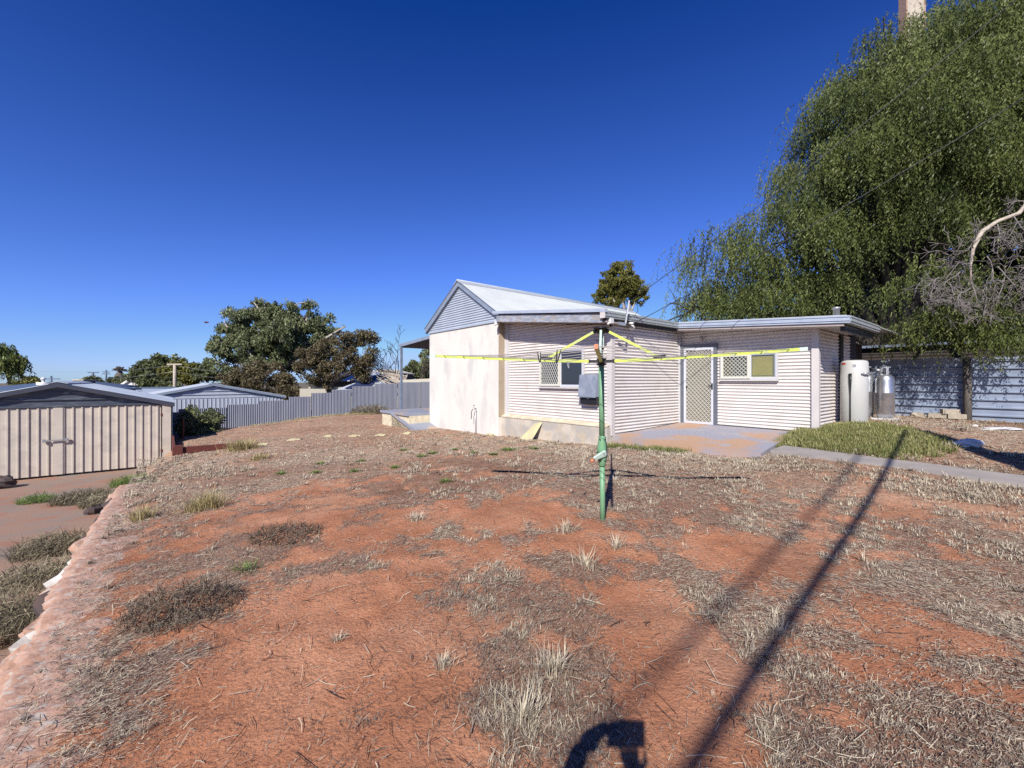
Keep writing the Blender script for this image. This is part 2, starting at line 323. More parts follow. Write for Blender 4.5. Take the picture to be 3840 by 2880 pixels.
MT['far'] = mat('far ground', (.20,.14,.09), (.12,.11,.06), .08, .95)
# ================================================================ GROUND
def gridmesh(name, ss, ts, zf, m, attrs=None, kind='structure'):
    S, T = np.meshgrid(ss, ts, indexing='ij'); X = C0[0]+E1[0]*S+E2[0]*T; Y = C0[1]+E1[1]*S+E2[1]*T
    Z = zf(S, T, X, Y); a, b = S.shape; idx = np.arange(a*b).reshape(a, b)
    f = np.stack([idx[:-1, :-1], idx[:-1, 1:], idx[1:, 1:], idx[1:, :-1]], -1).reshape(-1, 4)[:, ::-1]
    at = {k: fn(X, Y).ravel() for k, fn in (attrs or {}).items()}
    o = npmesh(name, np.stack([X, Y, Z], -1).reshape(-1, 3), f, m, None, at, True); tag(o, kind=kind); return o
def tanmask(X, Y):
    d = np.sqrt(X**2+Y**2); s, t = ST(X, Y)
    v = np.clip((d-6.5)/4.5, 0, .75) + (fbm(X*.8, Y*.8, 4, 77)-.5)*1.6
    v = v + .35*np.exp(-((s-(-.6))**2)/1.5)*(t > -8)
    return np.clip(v, 0, .85)
ss = np.concatenate([np.arange(-8.43, 1.2, .045), np.arange(1.2, 14, .16)])
ts = np.concatenate([np.arange(-17.95, -5, .12), np.arange(-5, 7.2, .045), np.arange(7.2, 16, .3)])
def yz(S, T, X, Y):
    z = tst(S, T)+micro(X, Y)
    w = np.clip(1-(S+8.43)/.5, 0, 1)*np.clip((T+5.3)/1.0, 0, 1)    # the bank rounds off at the rock edge
    z = z - .05*w*w
    w2 = np.clip(1-(S+8.43)/1.1, 0, 1)*np.clip((-4.6-T)/1.2, 0, 1)   # slope down beside the shed drive
    return z - .75*w2
gridmesh('ground', ss, ts, yz, MT['soil'], {'litter': litter, 'tan': tanmask})
gridmesh('driveway', np.arange(-22, -8.3, .15), np.arange(-17.9, 15, .15), lambda S, T, X, Y: zdrive(S, T)+.03*(fbm(X*.7, Y*.7, 3, 5)-.5), MT['drive'])
# bank faces so that the yard is a solid block above the drive
mb = MB(); n = 120; vs = []
for i in range(n+1):
    t = -17.95+33.9*i/n; x, y, _ = W(-8.43, t); z = float(yz(np.array([-8.43]), np.array([t]), np.array([x]), np.array([y]))[0])
    j = .06*math.sin(i*2.1); vs += [W(-8.43, t, z), W(-8.47-.05*(j > 0), t, (z+zdrive(0, t))/2), W(-8.5, t, float(zdrive(0, t))-.1)]
mb.add(vs, [(3*i+k, 3*i+k+1, 3*i+k+4, 3*i+k+3) for i in range(n) for k in (0, 1)], True); tag(mb.build('bank', MT['drive']), kind='structure')
mb = MB(); vs = []
for i in range(n+1):
    s = -8.43+22.4*i/n; x, y, _ = W(s, -17.95); z = float(yz(np.array([s]), np.array([-17.95]), np.array([x]), np.array([y]))[0]); vs += [W(s, -17.95, z), W(s, -18.0, -3.2)]
mb.add(vs, [(2*i, 2*i+1, 2*i+3, 2*i+2) for i in range(n)]); tag(mb.build('bank', MT['drive']), kind='structure')
# land beyond, falling away to the town
rr = np.array([0, 14, 22, 30, 45, 70, 110, 200, 400, 900, 2500]); zz = np.array([-2.2, -2.2, -2.2, -2.6, -3.4, -4.8, -6, -7, -8, -9, -9])
vs = []; na = 48
for r, z in zip(rr, zz):
    for k in range(na): vs.append((r*math.cos(2*math.pi*k/na), 4+r*math.sin(2*math.pi*k/na), z))
f = [(i*na+k, i*na+(k+1) % na, (i+1)*na+(k+1) % na, (i+1)*na+k) for i in range(len(rr)-1) for k in range(na)]
tag(MB().add(vs, f, True).build('terrain', MT['far']), kind='structure')
# ================================================================ HOUSE
HL = bpy.data.objects  # shorthand
house = thing('house', 'cream rendered gable house with lean-to of pale corrugated iron', 'house', W(0, 0, 0))
def corr_wall(mb, s0, t0, s1, t1, z0, z1f, off, pitch=.0762, amp=.0128, spp=10, zs=0.0, z0f=None):
    """horizontal corrugations from (s0,t0) to (s1,t1), pushed out along off (ds,dt); top follows z1f(k), k 0..1"""
    zt = max(z1f(0), z1f(1)); n = int((zt-z0)/pitch*spp); vs = []; m = 9; fs = []
    for i in range(n+1):
        z = z0+(zt-z0)*i/n; a = amp*math.cos(2*math.pi*(z-zs)/pitch)
        for j in range(m):
            k = j/(m-1); zz_ = min(max(z, z0f(k) if z0f else -9), z1f(k)); vs.append(W(s0+(s1-s0)*k+off[0]*a, t0+(t1-t0)*k+off[1]*a, zz_))
    fs = [(i*m+j, i*m+j+1, (i+1)*m+j+1, (i+1)*m+j) for i in range(n) for j in range(m-1)]
    mb.add(vs, fs, True)
# rendered gable block
TL, TR = -8.06, -3.865; TM = (TL+TR)/2; SG = -.27
mb = MB(); mb.hb(SG, 9, TL, TR, -.6, 3.27); mb.build('rendered_wall', MT['render'], house)
mb = MB(); mb.hb(SG+.003, -.002, TR, TR+.012, .44, 3.2); mb.build('return_wall', MT['renderret'], house)
mb = MB()
def gz(k): return 3.27+1.36*(1-abs(2*k-1))
n = 150; m = 41; vs = []
for i in range(n+1):
    z = 3.25+(4.66-3.25)*i/n; a = .0135*math.cos(2*math.pi*z/.0762)
    for j in range(m):
        k = j/(m-1); vs.append(W(SG-.012-a, TL-.03+(TR-TL+.06)*k, min(z, gz(k)+.02)))
mb.add(vs, [(i*m+j, i*m+j+1, (i+1)*m+j+1, (i+1)*m+j) for i in range(n) for j in range(m-1)], True); mb.build('gable_cladding', MT['gablegrey'], house)
mb = MB(); mb.hb(SG-.035, SG, TL-.03, TR+.03, 3.225, 3.262); mb.build('gable_flashing', MT['gablegrey'], house)
# barge boards
SB = -.36
mb = MB()
def rake(mb, t0, z0, t1, z1, s0, s1, h): mb.hexa([W(s0,t0,z0-h),W(s1,t0,z0-h),W(s1,t1,z1-h),W(s0,t1,z1-h),W(s0,t0,z0),W(s1,t0,z0),W(s1,t1,z1),W(s0,t1,z1)])
rake(mb, TL-.17, 3.42, TM, 4.80, SB, SB+.05, .17); mb.build('barge_board', MT['bargeblue'], house)
mb = MB(); rake(mb, TM, 4.80, TR+.13, 3.45, SB, SB+.05, .17); mb.build('barge_board', MT['bargeblue'], house)
mb = MB(); rake(mb, TL-.17, 3.25, TM, 4.63, SB+.05, SG-.0, .02); rake(mb, TM, 4.63, TR+.13, 3.28, SB+.05, SG, .02); mb.build('barge_soffit', MT['trimblue'], house)
# main roof: corrugations run down the slope
def roofplane(mb, s0, s1, ta, za, tb, zb, amp=.0085, pitch=.0762):
    n = int((s1-s0)/pitch*8)
    def f(p, q): return W(s0+p, ta+(tb-ta)*q, za+(zb-za)*q+amp*math.cos(2*math.pi*p/pitch))
    mb.corr(lambda p, q: f(p, q), s1-s0, n, 3)
mb = MB(); roofplane(mb, SB-.03, 9.4, TM, 4.80, TR+.14, 3.45); roofplane(mb, SB-.03, 9.4, TM, 4.80, TL-.2, 3.41)
roof = mb.build('roof', MT['roofwhite'], house)
mb = MB()
for sg in (1, -1): mb.hexa([W(SB-.04,TM,4.80),W(9.4,TM,4.80),W(9.4,TM+sg*.2,4.80-.118),W(SB-.04,TM+sg*.2,4.80-.118),W(SB-.04,TM,4.83),W(9.4,TM,4.83),W(9.4,TM+sg*.2,4.708),W(SB-.04,TM+sg*.2,4.708)])
mb.tube([W(SB-.04, TM, 4.83), W(9.4, TM, 4.83)], .02, 8); mb.build('ridge_cap', MT['ridge'], roof)
# lean-to roof (low pitch), also over the door room
zl = lambda t: 3.45+(3.01-3.45)*(t-(TR+.13))/(.2-(TR+.13))
mb = MB(); roofplane(mb, -.53, 9, TR+.13, 3.45, .2, 3.01); mb.build('lean_to_roof', MT['roofwhite'], house)
mb = MB(); rake(mb, TR+.08, zl(TR+.08)+.045, .26, zl(.26)+.045, -.555, -.47, .075); mb.build('verge_cap', MT['gutterblue'], house)
mb = MB(); rake(mb, TR+.2, zl(TR+.2)-.055, .13, zl(.13)-.055, -.50, -.455, .20); mb.build('fascia_board', MT['fascia'], house)
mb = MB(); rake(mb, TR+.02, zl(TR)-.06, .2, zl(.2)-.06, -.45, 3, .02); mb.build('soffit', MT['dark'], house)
mb = MB(); rake(mb, TR+.25, zl(TR+.2)-.245, .22, zl(.2)-.215, -.455, -.06, .03); mb.build('eave_lining', MT['soffit'], house)
# lean-to walls
z1 = lambda k: zl(-3.68+3.68*k)-.26
mb = MB(); corr_wall(mb, 0, -3.70, 0, -.04, .50, z1, (-1, 0)); mb.build('cladding', MT['clad'], house)
mb = MB(); corr_wall(mb, 0, 0, 3.0, 0, .20, lambda k: 2.95, (0, 1), z0f=lambda k: .275+.09*k); mb.build('cladding', MT['clad'], house)
mb = MB(); corr_wall(mb, 3.0, 0, 3.0, 3.1, .30, lambda k: 2.86-.20*k, (-1, 0), zs=.02, z0f=lambda k: .375); mb.build('cladding', MT['clad'], house)
mb = MB(); corr_wall(mb, 3.0, 3.13, 4.62, 3.13, .30, lambda k: 2.64, (0, 1)); corr_wall(mb, 4.86, 3.13, 5.6, 3.13, .30, lambda k: 2.62, (0, 1)); mb.build('cladding', MT['clad'], house)
mb = MB(); mb.hb(.03, 9, TR, -.04, .2, 2.9); mb.hb(3.03, 6.4, -.1, 3.09, .2, 2.62); mb.build('wall_core', MT['dark'], house)
for (a, b2, c, d, z0, z1_) in [(-.05, .04, -3.865, -3.80, .46, 3.25), (-.035, .04, -3.80, -3.70, .50, 3.2)]:
    MB().hb(a, b2, c, d, z0, z1_).build('edge_trim', MT['cladtrim'] if a < -.04 else MT['whitefr'], house)
MB().hb(-.045, .07, -.09, .045, .25, 2.72).build('corner_post', MT['cladtrim'], house)
MB().hb(2.90, 2.985, .0, .04, .36, 2.86).build('corner_trim', MT['whitefr'], house)
MB().hb(2.945, 3.05, 3.04, 3.175, .36, 2.66).build('corner_post', MT['cladtrim'], house)
MB().hb(4.62, 4.86, 3.10, 3.17, .3, 2.64).build('downpipe_recess', MT['black'], house)
MB().hb(-.02, 3, .0, .022, .245, .275).build('bottom_flashing', MT['whitefr'], house)
# plinth
mb = MB(); mb.hexa([W(-.17,-3.87,-.5),W(.02,-3.87,-.5),W(.02,.02,-.5),W(-.17,.02,-.5),W(-.17,-3.87,.43),W(.02,-3.87,.43),W(.02,.02,.44),W(-.17,.02,.44)]); mb.build('plinth', MT['plinth'], house)
mb = MB(); mb.hexa([W(-.185,-3.87,.432),W(.0,-3.87,.50),W(.0,.0,.50),W(-.185,.0,.44),W(-.185,-3.87,.455),W(.0,-3.87,.515),W(.0,.0,.515),W(-.185,.0,.462)]); mb.build('plinth_ledge', MT['ledge'], house)
# gutters
def gutter(mb, s0, s1, t, z, sgn=1):
    for i, (o, h) in enumerate([(0, .035), (.012, .04), (.0, .03), (.010, .035), (.0, .018)]):
        zb = z+sum([.035, .04, .03, .035, .018][:i]); mb.hb(s0, s1, t-.1, t+o, zb+.001, zb+h-.001)
mb = MB(); gutter(mb, -.54, 2.52, .23, 2.865); g = mb.build('gutter', MT['gutter'], house)
MB().hb(-.55, -.53, .12, .25, 2.85, 3.04).build('gutter_end', MT['cladtrim'], house)
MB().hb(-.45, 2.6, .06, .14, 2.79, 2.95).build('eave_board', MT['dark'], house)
# door room roof
zd = lambda t: 2.864+(2.63-2.864)*(t-.23)/3.57
mb = MB()
for i, (o, h) in enumerate([(0, .04), (.014, .045), (0, .03), (.012, .032)]):
    zb = sum([.04, .045, .03, .032][:i]); mb.hs(2.50-o, 2.56, .19, 3.80, zd(.19)+zb+.001, zd(3.8)+zb+.001, h-.002)
mb.build('verge_cap', MT['gutterblue'], house)
mb = MB()
for i, (o, h) in enumerate([(0, .04), (.014, .045), (0, .03), (.012, .032)]):
    zb = zd(3.8)+sum([.04, .045, .03, .032][:i]); mb.hb(2.56, 5.1, 3.7, 3.80+o, zb+.001, zb+h-.001)
mb.build('gutter', MT['gutter'], house)
mb = MB(); mb.hs(2.53, 2.56, .15, 3.70, zd(.15)-.055, zd(3.7)-.055, .05); mb.build('fascia_board', MT['soffit'], house)
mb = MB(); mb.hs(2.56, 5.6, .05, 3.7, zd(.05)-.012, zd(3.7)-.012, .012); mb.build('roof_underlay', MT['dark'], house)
mb = MB(); mb.hs(2.57, 5.05, 3.16, 3.68, zd(3.1)-.06, zd(3.7)-.05, .015); mb.hs(2.57, 2.98, .1, 3.16, zd(.1)-.06, zd(3.16)-.06, .015); mb.build('soffit', MT['cladtrim'], house)
mb = MB(); mb.hs(2.52, 8, .1, 3.74, zd(.1)+.14, zd(3.74)+.14, .02); mb.build('flat_roof', MT['roofwhite'], house)
mb = MB(); mb.hb(2.7, 5.1, 3.6, 3.68, 2.50, 2.64); mb.build('gutter_fascia', MT['black'], house)
# window 1
win = MB().hb(-.035, 0, -2.343, -.78, 1.33, 2.29)
def frame(mb, s, t0, t1, z0, z1, w, d=.03):
    mb.hb(s-d, s, t0, t0+w, z0, z1); mb.hb(s-d, s, t1-w, t1, z0, z1); mb.hb(s-d+.001, s, t0+w, t1-w, z0, z0+w); mb.hb(s-d+.001, s, t0+w, t1-w, z1-w, z1)
def grille(mb, s, t0, t1, z0, z1, p, w=.012, ang=60):
    tn = math.tan(R(ang)); h = z1-z0; L = t1-t0
    for sg in (1, -1):
        c = -h/tn
        while c < L+h/tn:
            pts = []
            ta = c if sg > 0 else c; # line t = c + sg*(z)/tn
            za = 0.0; zb = h
            # clip
            def tt(z): return c+sg*z/tn
            lo_, hi_ = 0., h
            if sg > 0: lo_ = max(lo_, (0-c)*tn); hi_ = min(hi_, (L-c)*tn)
            else: lo_ = max(lo_, (c-L)*tn); hi_ = min(hi_, c*tn)
            if hi_-lo_ > .02: mb.bar(W(s-.003*sg, t0+tt(lo_), z0+lo_), W(s-.003*sg, t0+tt(hi_), z0+hi_), w, .008)
            c += p
def window(name, s, t0, t1, z0, z1, tm, gr, label):
    w = bpy.data.objects
    mb = MB(); frame(mb, s-.002, t0, t1, z0, z1, .045, .045); fr = mb.build('window', MT['whitefr'], house); fr['label'] = label
    mb = MB(); mb.hb(s-.07, s-.002, t0-.01, t1+.01, z0-.03, z0-.003); mb.build('sill', MT['cladtrim'], fr)
    mb = MB(); frame(mb, s-.03, t0+.03, tm, z0+.03, z1-.03, .055, .04); mb.build('screen_frame', MT['cream'], fr)
    mb = MB(); grille(mb, s-.055, t0+.085, tm-.055, z0+.085, z1-.085, *gr); mb.build('grille', MT['grille'], fr)
    mb = MB(); frame(mb, s-.006, tm, t1-.045, z0+.045, z1-.045, .022, .03); mb.build('sash', MT['alum'], fr)
    mb = MB(); mb.hb(s-.015, s-.012, t0+.05, t1-.05, z0+.05, z1-.05); return fr, mb
fr, g = window('w', 0-.012, -2.343, -.78, 1.33, 2.29, -1.56, (.077, .010, 60), 'taller window with grille half and dark glass half')
g.build('glass', MT['glass'], fr)
fr, g = window('w', 3.0-.012, 1.093, 2.392, 1.518, 2.17, 1.80, (.092, .011, 45), 'small window with grille and yellow blind')
mb = MB(); mb.hb(2.983, 2.988, 1.14, 2.35, 1.56, 2.13); mb.build('interior', MT['doorleaf'], fr)
mb = MB()
for i in range(17): 
    z = 1.62+i*.026; mb.hexa([W(2.978,1.84,z),W(2.982,1.84,z+.004),W(2.982,2.27,z+.004),W(2.978,2.27,z),W(2.974,1.84,z+.014),W(2.979,1.84,z+.024),W(2.979,2.27,z+.024),W(2.974,2.27,z+.014)])
mb.hb(2.974, 2.98, 1.84, 2.3, 1.585, 1.60); mb.build('blind', MT['blind'], fr)
MB().hb(2.966, 2.968, 1.14, 2.35, 1.56, 2.13).build('glass', MT['clear'], fr)
# door
mb = MB(); mb.hb(2.93, 3.0, .055, .135, .36, 2.36); mb.hb(2.93, 3.0, .93, 1.01, .36, 2.36); mb.hb(2.931, 3.0, .055, 1.01, 2.36, 2.45); dfr = mb.build('door', MT['doorframe'], house)
dfr['label'] = 'grey framed doorway with silver security screen'
mb = MB(); frame(mb, 2.965, .135, .93, .372, 2.355, .06, .03); mb.build('screen_frame', MT['alum'], dfr)
mb = MB(); mb.hb(2.972, 2.99, .14, .925, .38, 2.35); mb.build('door_leaf', MT['doorleaf'], dfr)
mb = MB(); grille(mb, 2.95, .195, .87, .432, 2.295, .105, .011, 45); mb.build('grille', MT['grille'], dfr)
mb = MB(); mb.hb(2.925, 2.936, .88, .915, 1.27, 1.43); mb.bar(W(2.915, .89, 1.37), W(2.915, .80, 1.37), .015); mb.bar(W(2.935, .89, 1.37), W(2.91, .89, 1.37), .02); mb.build('handle', MT['black'], dfr)
MB().hb(2.935, 2.96, .195, .215, 1.28, 1.36).build('hinge', MT['black'], dfr)
# vent pipe, porch
mb = MB(); p_ = W(3.5, 3.35); mb.lathe((p_[0], p_[1], 2.8), [(.06, 0), (.06, .26), (.075, .26), (.075, .30)], 14); mb.build('vent_pipe', MT['steel'], house)
# verandah
mb = MB(); mb.hexa([W(-.26,-10.75,2.90),W(8,-10.75,2.90),W(8,-8.07,3.06),W(-.26,-8.07,3.06),W(-.26,-10.75,3.02),W(8,-10.75,3.02),W(8,-8.07,3.18),W(-.26,-8.07,3.18)]); mb.build('verandah_roof', MT['bargeblue'], house)
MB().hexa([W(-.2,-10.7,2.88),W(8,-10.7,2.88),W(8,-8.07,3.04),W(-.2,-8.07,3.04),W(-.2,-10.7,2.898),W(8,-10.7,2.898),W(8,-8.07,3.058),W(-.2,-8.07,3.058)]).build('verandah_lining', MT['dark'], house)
MB().hb(-.27, -.19, -10.6, -10.52, .3, 2.89).build('verandah_post', MT['trimblue'], house)
MB().hb(5.5, 5.58, -10.6, -10.52, .3, 2.89).build('verandah_post', MT['trimblue'], house)
# slabs and path
def slab(name, pts, z, th, m): 
    mb = MB(); mb.hexa([W(a, b, zz-th) for (a, b), zz in zip(pts, z)]+[W(a, b, zz) for (a, b), zz in zip(pts, z)]); o = mb.build(name, m); return o
tag(slab('slab', [(-.02,.04),(2.98,.04),(2.98,2.75),(.02,3.12)], [.255,.368,.368,.255], .35, MT['concrete']), kind='structure')
mb = MB(); vs = []
for i in range(25):
    t = 3.15+i*.4; w = .02*math.sin(i*1.7); z = .285-.012*(i*.4)*1.9
    zz_ = max(z, float(tst(.7, t))+.012)
    vs += [W(.36+w, t, zz_-.2), W(.36+w, t, zz_), W(.98+w, t, zz_+.02), W(.98+w, t, zz_-.2)]
mb.add(vs, [(4*i+k, 4*i+k+1, 4*i+k+5, 4*i+k+4) for i in range(24) for k in range(3)]); tag(mb.build('path', MT['path']), kind='structure')
porch = thing('porch', 'raised concrete porch with blue-grey ramp beside the gable wall', 'porch', W(-1, -9, -.2))
MB().hb(-1.08, 8, -10.5, -8.07, -.7, .22).build('base_wall', MT['ledge'], porch)
MB().hb(-1.14, 8, -10.58, -8.07, .22, .31).build('deck', MT['ramp'], porch)
MB().hexa([W(-1.08,-9.6,-.7),W(-.28,-9.6,-.7),W(-.28,-7.5,-.7),W(-1.08,-7.5,-.7),W(-1.08,-9.6,.22),W(-.28,-9.6,.22),W(-.28,-7.5,-.34),W(-1.08,-7.5,-.34)]).build('ramp_wall', MT['ledge'], porch)
MB().hexa([W(-1.15,-9.6,.221),W(-.28,-9.6,.221),W(-.28,-7.3,-.36),W(-1.15,-7.42,-.34),W(-1.15,-9.6,.312),W(-.28,-9.6,.312),W(-.28,-7.3,-.22),W(-1.15,-7.42,-.21)]).build('ramp', MT['ramp'], porch)
# ================================================================ THINGS ON THE HOUSE
mt = thing('meter_box', 'grey metal meter box with black lower tray beside the dark window', 'meter box', W(-.02, -.55, 1.1))
mb = MB(); mb.hexa([W(-.19,-.84,1.12),W(-.02,-.84,1.12),W(-.02,-.30,1.12),W(-.19,-.30,1.12),W(-.13,-.84,1.64),W(-.02,-.84,1.64),W(-.02,-.30,1.64),W(-.13,-.30,1.64)]); mb.build('cover', MT['meter'], mt)
mb = MB(); mb.hb(-.205, -.19, -.85, -.29, 1.105, 1.13); mb.build('rim', MT['meter'], mt)
mb = MB(); mb.hb(-.14, -.02, -.80, -.32, .945, 1.104); mb.build('tray', MT['black'], mt); MB().hb(-.15, -.139, -.60, -.53, 1.07, 1.09).build('label_plate', MT['white'], mt)
def flood(s, t, z, label, m='white'):
    z -= .0; f_ = thing('security_light', label, 'light', W(s, t, z)); MB().hb(s-.05, s+.05, t-.06, t+.06, z-.05, z+.06).build('body', MT[m], f_)
    x, y, _ = W(s-.07, t, z); MB().lathe((x, y, z-.09), [(.012, 0), (.035, .02), (.035, .05), (.01, .07)], 12).build('sensor', MT['white'], f_); return f_
flood(-.42, TR+.13, 3.17, 'white security light at the top right corner of the rendered gable wall')
flood(-.30, .20, 2.80, 'small white security light under the gutter at the lean-to corner')
x, y, z = W(.55, .16, 2.72); MB_ = MB().lathe((x, y, z-.05), [(.02, 0), (.06, .02), (.075, .06), (.05, .11), (.02, .12)], 14)
tag(MB_.build('bulkhead_lamp', MT['cream']), 'round cream bulkhead lamp under the side gutter', 'lamp')
x, y, z = W(2.93, .62, 2.62); tag(MB().lathe((x, y, z-.08), [(.02, 0), (.045, .02), (.035, .09), (.02, .12)], 12).add(*[[], []]).build('porch_lamp', MT['soffit']), 'small dull lamp on the wall above the screen door', 'lamp')
br = thing('wire_bracket', 'grey L-shaped steel bracket rising above the side gutter', 'bracket', W(-.1, .28, 2.8))
a = W(-.16, .30, 2.76); b_ = W(.02, .36, 2.74); c_ = W(.16, .36, 3.28)
MB().bar(a, b_, .06).build('foot', MT['steel'], br); MB().bar(b_, c_, .055, .03).build('arm', MT['steel'], br)
MB().tube([c_]+[tuple(np.array(c_)+np.array((.08+.13*math.sin(q*.9), .05*q/6, -.1-.05*q+.09*math.cos(q*.9)))) for q in range(8)], .006, 5).build('loose_cable', MT['black'], br)
INS = W(.42, .30, 2.80)
MB().tube([W(.42, .12, 2.83), INS], .03, 10).build('insulator', MT['white'], br)
# tap on the gable wall
tp = thing('garden_tap', 'garden tap on a thin standpipe against the rendered wall', 'tap', W(-.34, -4.95, -.1))
x, y, _ = W(-.34, -4.95); MB().tube([(x, y, -.2), (x, y, .62)], .012, 8).build('pipe', MT['steel'], tp)
MB().tube([(x, y, .60), W(-.40, -4.99, .63), W(-.44, -5.02, .55)], [.02, .02, .014], 8).tube([W(-.38, -4.98, .63), W(-.38, -4.98, .71)], .012, 6).bar(W(-.38, -5.03, .72), W(-.38, -4.93, .72), .018).build('spout', MT['steel'], tp)
tag(MB().tube([W(-.42, -5.02, .58), W(-.45, -5.03, .5), W(-.44, -5.03, .38), W(-.46, -5.02, .30)], .012, 6).build('short_hose', MT['black'], tp))
# heater
hx, hy, _ = W(4.25, 3.5); 
ht = thing('water_heater', 'tall pale grey cylindrical hot water heater beside the house', 'water heater', (hx, hy, .55))
r_ = .255
MB().lathe((hx, hy, .50), [(r_-.02, 0), (r_, .03), (r_, 1.40), (r_-.02, 1.44), (r_-.10, 1.46), (.06, 1.462)], 40).build('tank', MT['heater'], ht)
d = np.array([-hx, -hy]); d /= np.linalg.norm(d); nrm = np.array([d[1], -d[0]])
def onh(a, z, o=0): 
    q = d*math.cos(a)+nrm*math.sin(a)*1.0; return (hx+q[0]*(r_+o), hy+q[1]*(r_+o), z)
# angles: negative = left in view
sgn = 1 if np.dot(nrm, [hy, -hx]) < 0 else -1
MB().tube([onh(sgn*.25, 1.62, .03), onh(sgn*.25, 1.66, .015)]+[onh(sgn*.25, zz, .02) for zz in (1.5, 1.2, .9, .5)], [.01, .03, .026, .012, .012, .012], 8).build('relief_pipe', MT['black'], ht)
MB().tube([onh(sgn*-.5, 1.64, .01), onh(sgn*-.7, 1.66, .06), onh(sgn*-1.5, 1.66, .1)], .018, 8).build('inlet_pipe', MT['steel'], ht)
def patch(a0, a1, z0, z1, o=.003):
    vs = []; n = 6
    for i in range(n+1): vs += [onh(sgn*(a0+(a1-a0)*i/n), z0, o), onh(sgn*(a0+(a1-a0)*i/n), z1, o)]
    return MB().add(vs, [(2*i, 2*i+2, 2*i+3, 2*i+1) for i in range(n)])
patch(-.15, .1, 1.80, 1.86).build('rating_label', MT['steel'], ht)
patch(.62, 1.05, 1.86, 1.90).build('brand_strip', mat('red strip', (.72,.07,.05), None, rough=.5), ht)
# gas bottles
gp = None
def bottle(px, Y, label, zb=.55):
    x = (px-1920)/F*Y; g_ = thing('gas_bottle', label, 'gas bottle', (x, Y, zb), 'gas bottles beside the water heater')
    MB().lathe((x, Y, zb), [(.15, 0), (.15, .06), (.165, .07), (.185, .12), (.188, .62), (.192, .63), (.188, .64), (.186, .95), (.165, 1.03), (.11, 1.09), (.05, 1.11)], 36).build('body', MT['cylinder'], g_)
    mb = MB(); 
    for a in (0.3, 1.6, 2.9, 4.4):
        mb.box((x+.10*math.cos(a), Y+.10*math.sin(a), zb+1.17), (.05, .012, .2), a+math.pi/2)
    for k in range(20):
        a0 = 2*math.pi*k/20; a1 = 2*math.pi*(k+1)/20; mb.bar((x+.105*math.cos(a0), Y+.105*math.sin(a0), zb+1.27), (x+.105*math.cos(a1), Y+.105*math.sin(a1), zb+1.27), .012, .03)
    mb.build('collar', MT['steel'], g_)
    MB().lathe((x, Y, zb+1.10), [(.025, 0), (.025, .06), (.04, .07), (.04, .10), (.015, .12)], 12).build('valve', MT['steel'], g_); return x
xa = bottle(3319, 10.6, 'front silver gas bottle with raised collar standing clear of the heater', .56); xb = bottle(3247, 11.0, 'silver gas bottle half hidden behind the water heater', .58)
tag(MB().box((xa, 10.6, .535), (.55, .5, .06), -.7).build('paver', MT['bag']), 'pale slab under the front gas bottle', 'paver')
rg = thing('gas_regulator', 'round grey gas regulator above the gas bottles', 'regulator', P(3296, 1385, 10.9))
q = P(3296, 1388, 10.9); MB().lathe((q[0], q[1], q[2]-.03), [(.02, -.05), (.02, 0), (.06, .01), (.06, .04), (.02, .06)], 16).build('body', MT['bag'], rg)
MB().tube([q, P(3270, 1383, 10.95), P(3240, 1384, 11.1)], .012, 6).tube([q, (q[0]+.05, q[1]-.1, q[2]-.08), (xa, 10.6, 1.72)], .01, 6).build('hose', MT['black'], rg)
# ================================================================ FENCES
# right fence: wide horizontal ribbed sheets on posts
fn = thing('metal_fence', 'blue-grey fence of wide horizontal ribbed sheets under the pepper tree', 'fence', W(8.35, 5, .45))
def ribsheet(mb, s, t0, t1, z0, z1, p=.2, amp=.045):
    prof = []; z = z0
    while z < z1:
        prof += [(z, 0), (z+.004, amp), (z+.03, amp), (z+.06, 0)]; z += p
    prof = [(min(a, z1), b) for a, b in prof]+[(z1, 0)]
    vs = []; 
    for a, b in prof: vs += [W(s-b, t0, a), W(s-b, t1, a)]
    mb.add(vs, [(2*i, 2*i+1, 2*i+3, 2*i+2) for i in range(len(prof)-1)])
for t0, t1, dz in [(-.5, 2.55, .0), (2.55, 5.0, .0), (5.06, 7.6, -.01), (7.66, 10.5, -.02)]:
    mb = MB(); ribsheet(mb, 8.36, t0, t1, .40+dz, 2.07+dz); mb.build('sheet', MT['galvdark'], fn)
for t0, t1 in [(-.5, 2.55), (2.55, 5.03), (5.05, 7.63), (7.65, 10.5)]:
    MB().hb(8.30, 8.35, t0, t1, 2.03, 2.10).build('top_rail', MT['galvdark'], fn)
for t in (2.5, 7.63):
    MB().hb(8.22, 8.30, t-.04, t+.04, .3, 2.1).build('post', MT['wood'], fn)
x, y, _ = W(8.2, 5.0); MB().tube([(x, y, .25), (x+.01, y, 1.2), (x-.01, y, 2.09)], [.085, .08, .075], 12).build('post', MT['wood'], fn)
# far fence: vertical corrugated sheets stepping down the slope
ff = thing('corrugated_fence', 'long grey corrugated iron fence stepping down the slope', 'fence', W(0, -17.93, -.5))
tops = [(-9.6,.0),(-7.4,.12),(-5.6,.25),(-4.3,.38),(-3.0,.52),(-1.9,.68),(-.9,.86),(.2,1.02),(1.5,1.19),(2.9,1.34),(4.4,1.42),(7.5,1.44),(12,1.46)]
px_top = {}
for i in range(len(tops)-1):
    s0, s1, zt = tops[i][0], tops[i+1][0], tops[i+1][1]-.02
    mb = MB(); n = int((s1-s0)/.0762*8)
    mb.corr(lambda p, q, s0=s0, zt=zt: W(s0+p, -17.93+.021*math.cos(2*math.pi*p/.0762), -1.7+(zt+1.7)*q), s1-s0, n, 2); mb.build('sheet', MT['galv'], ff)
MB().hb(-9.6, 12, -17.99, -17.95, -.2, -.14).build('rail', MT['galv'], ff)
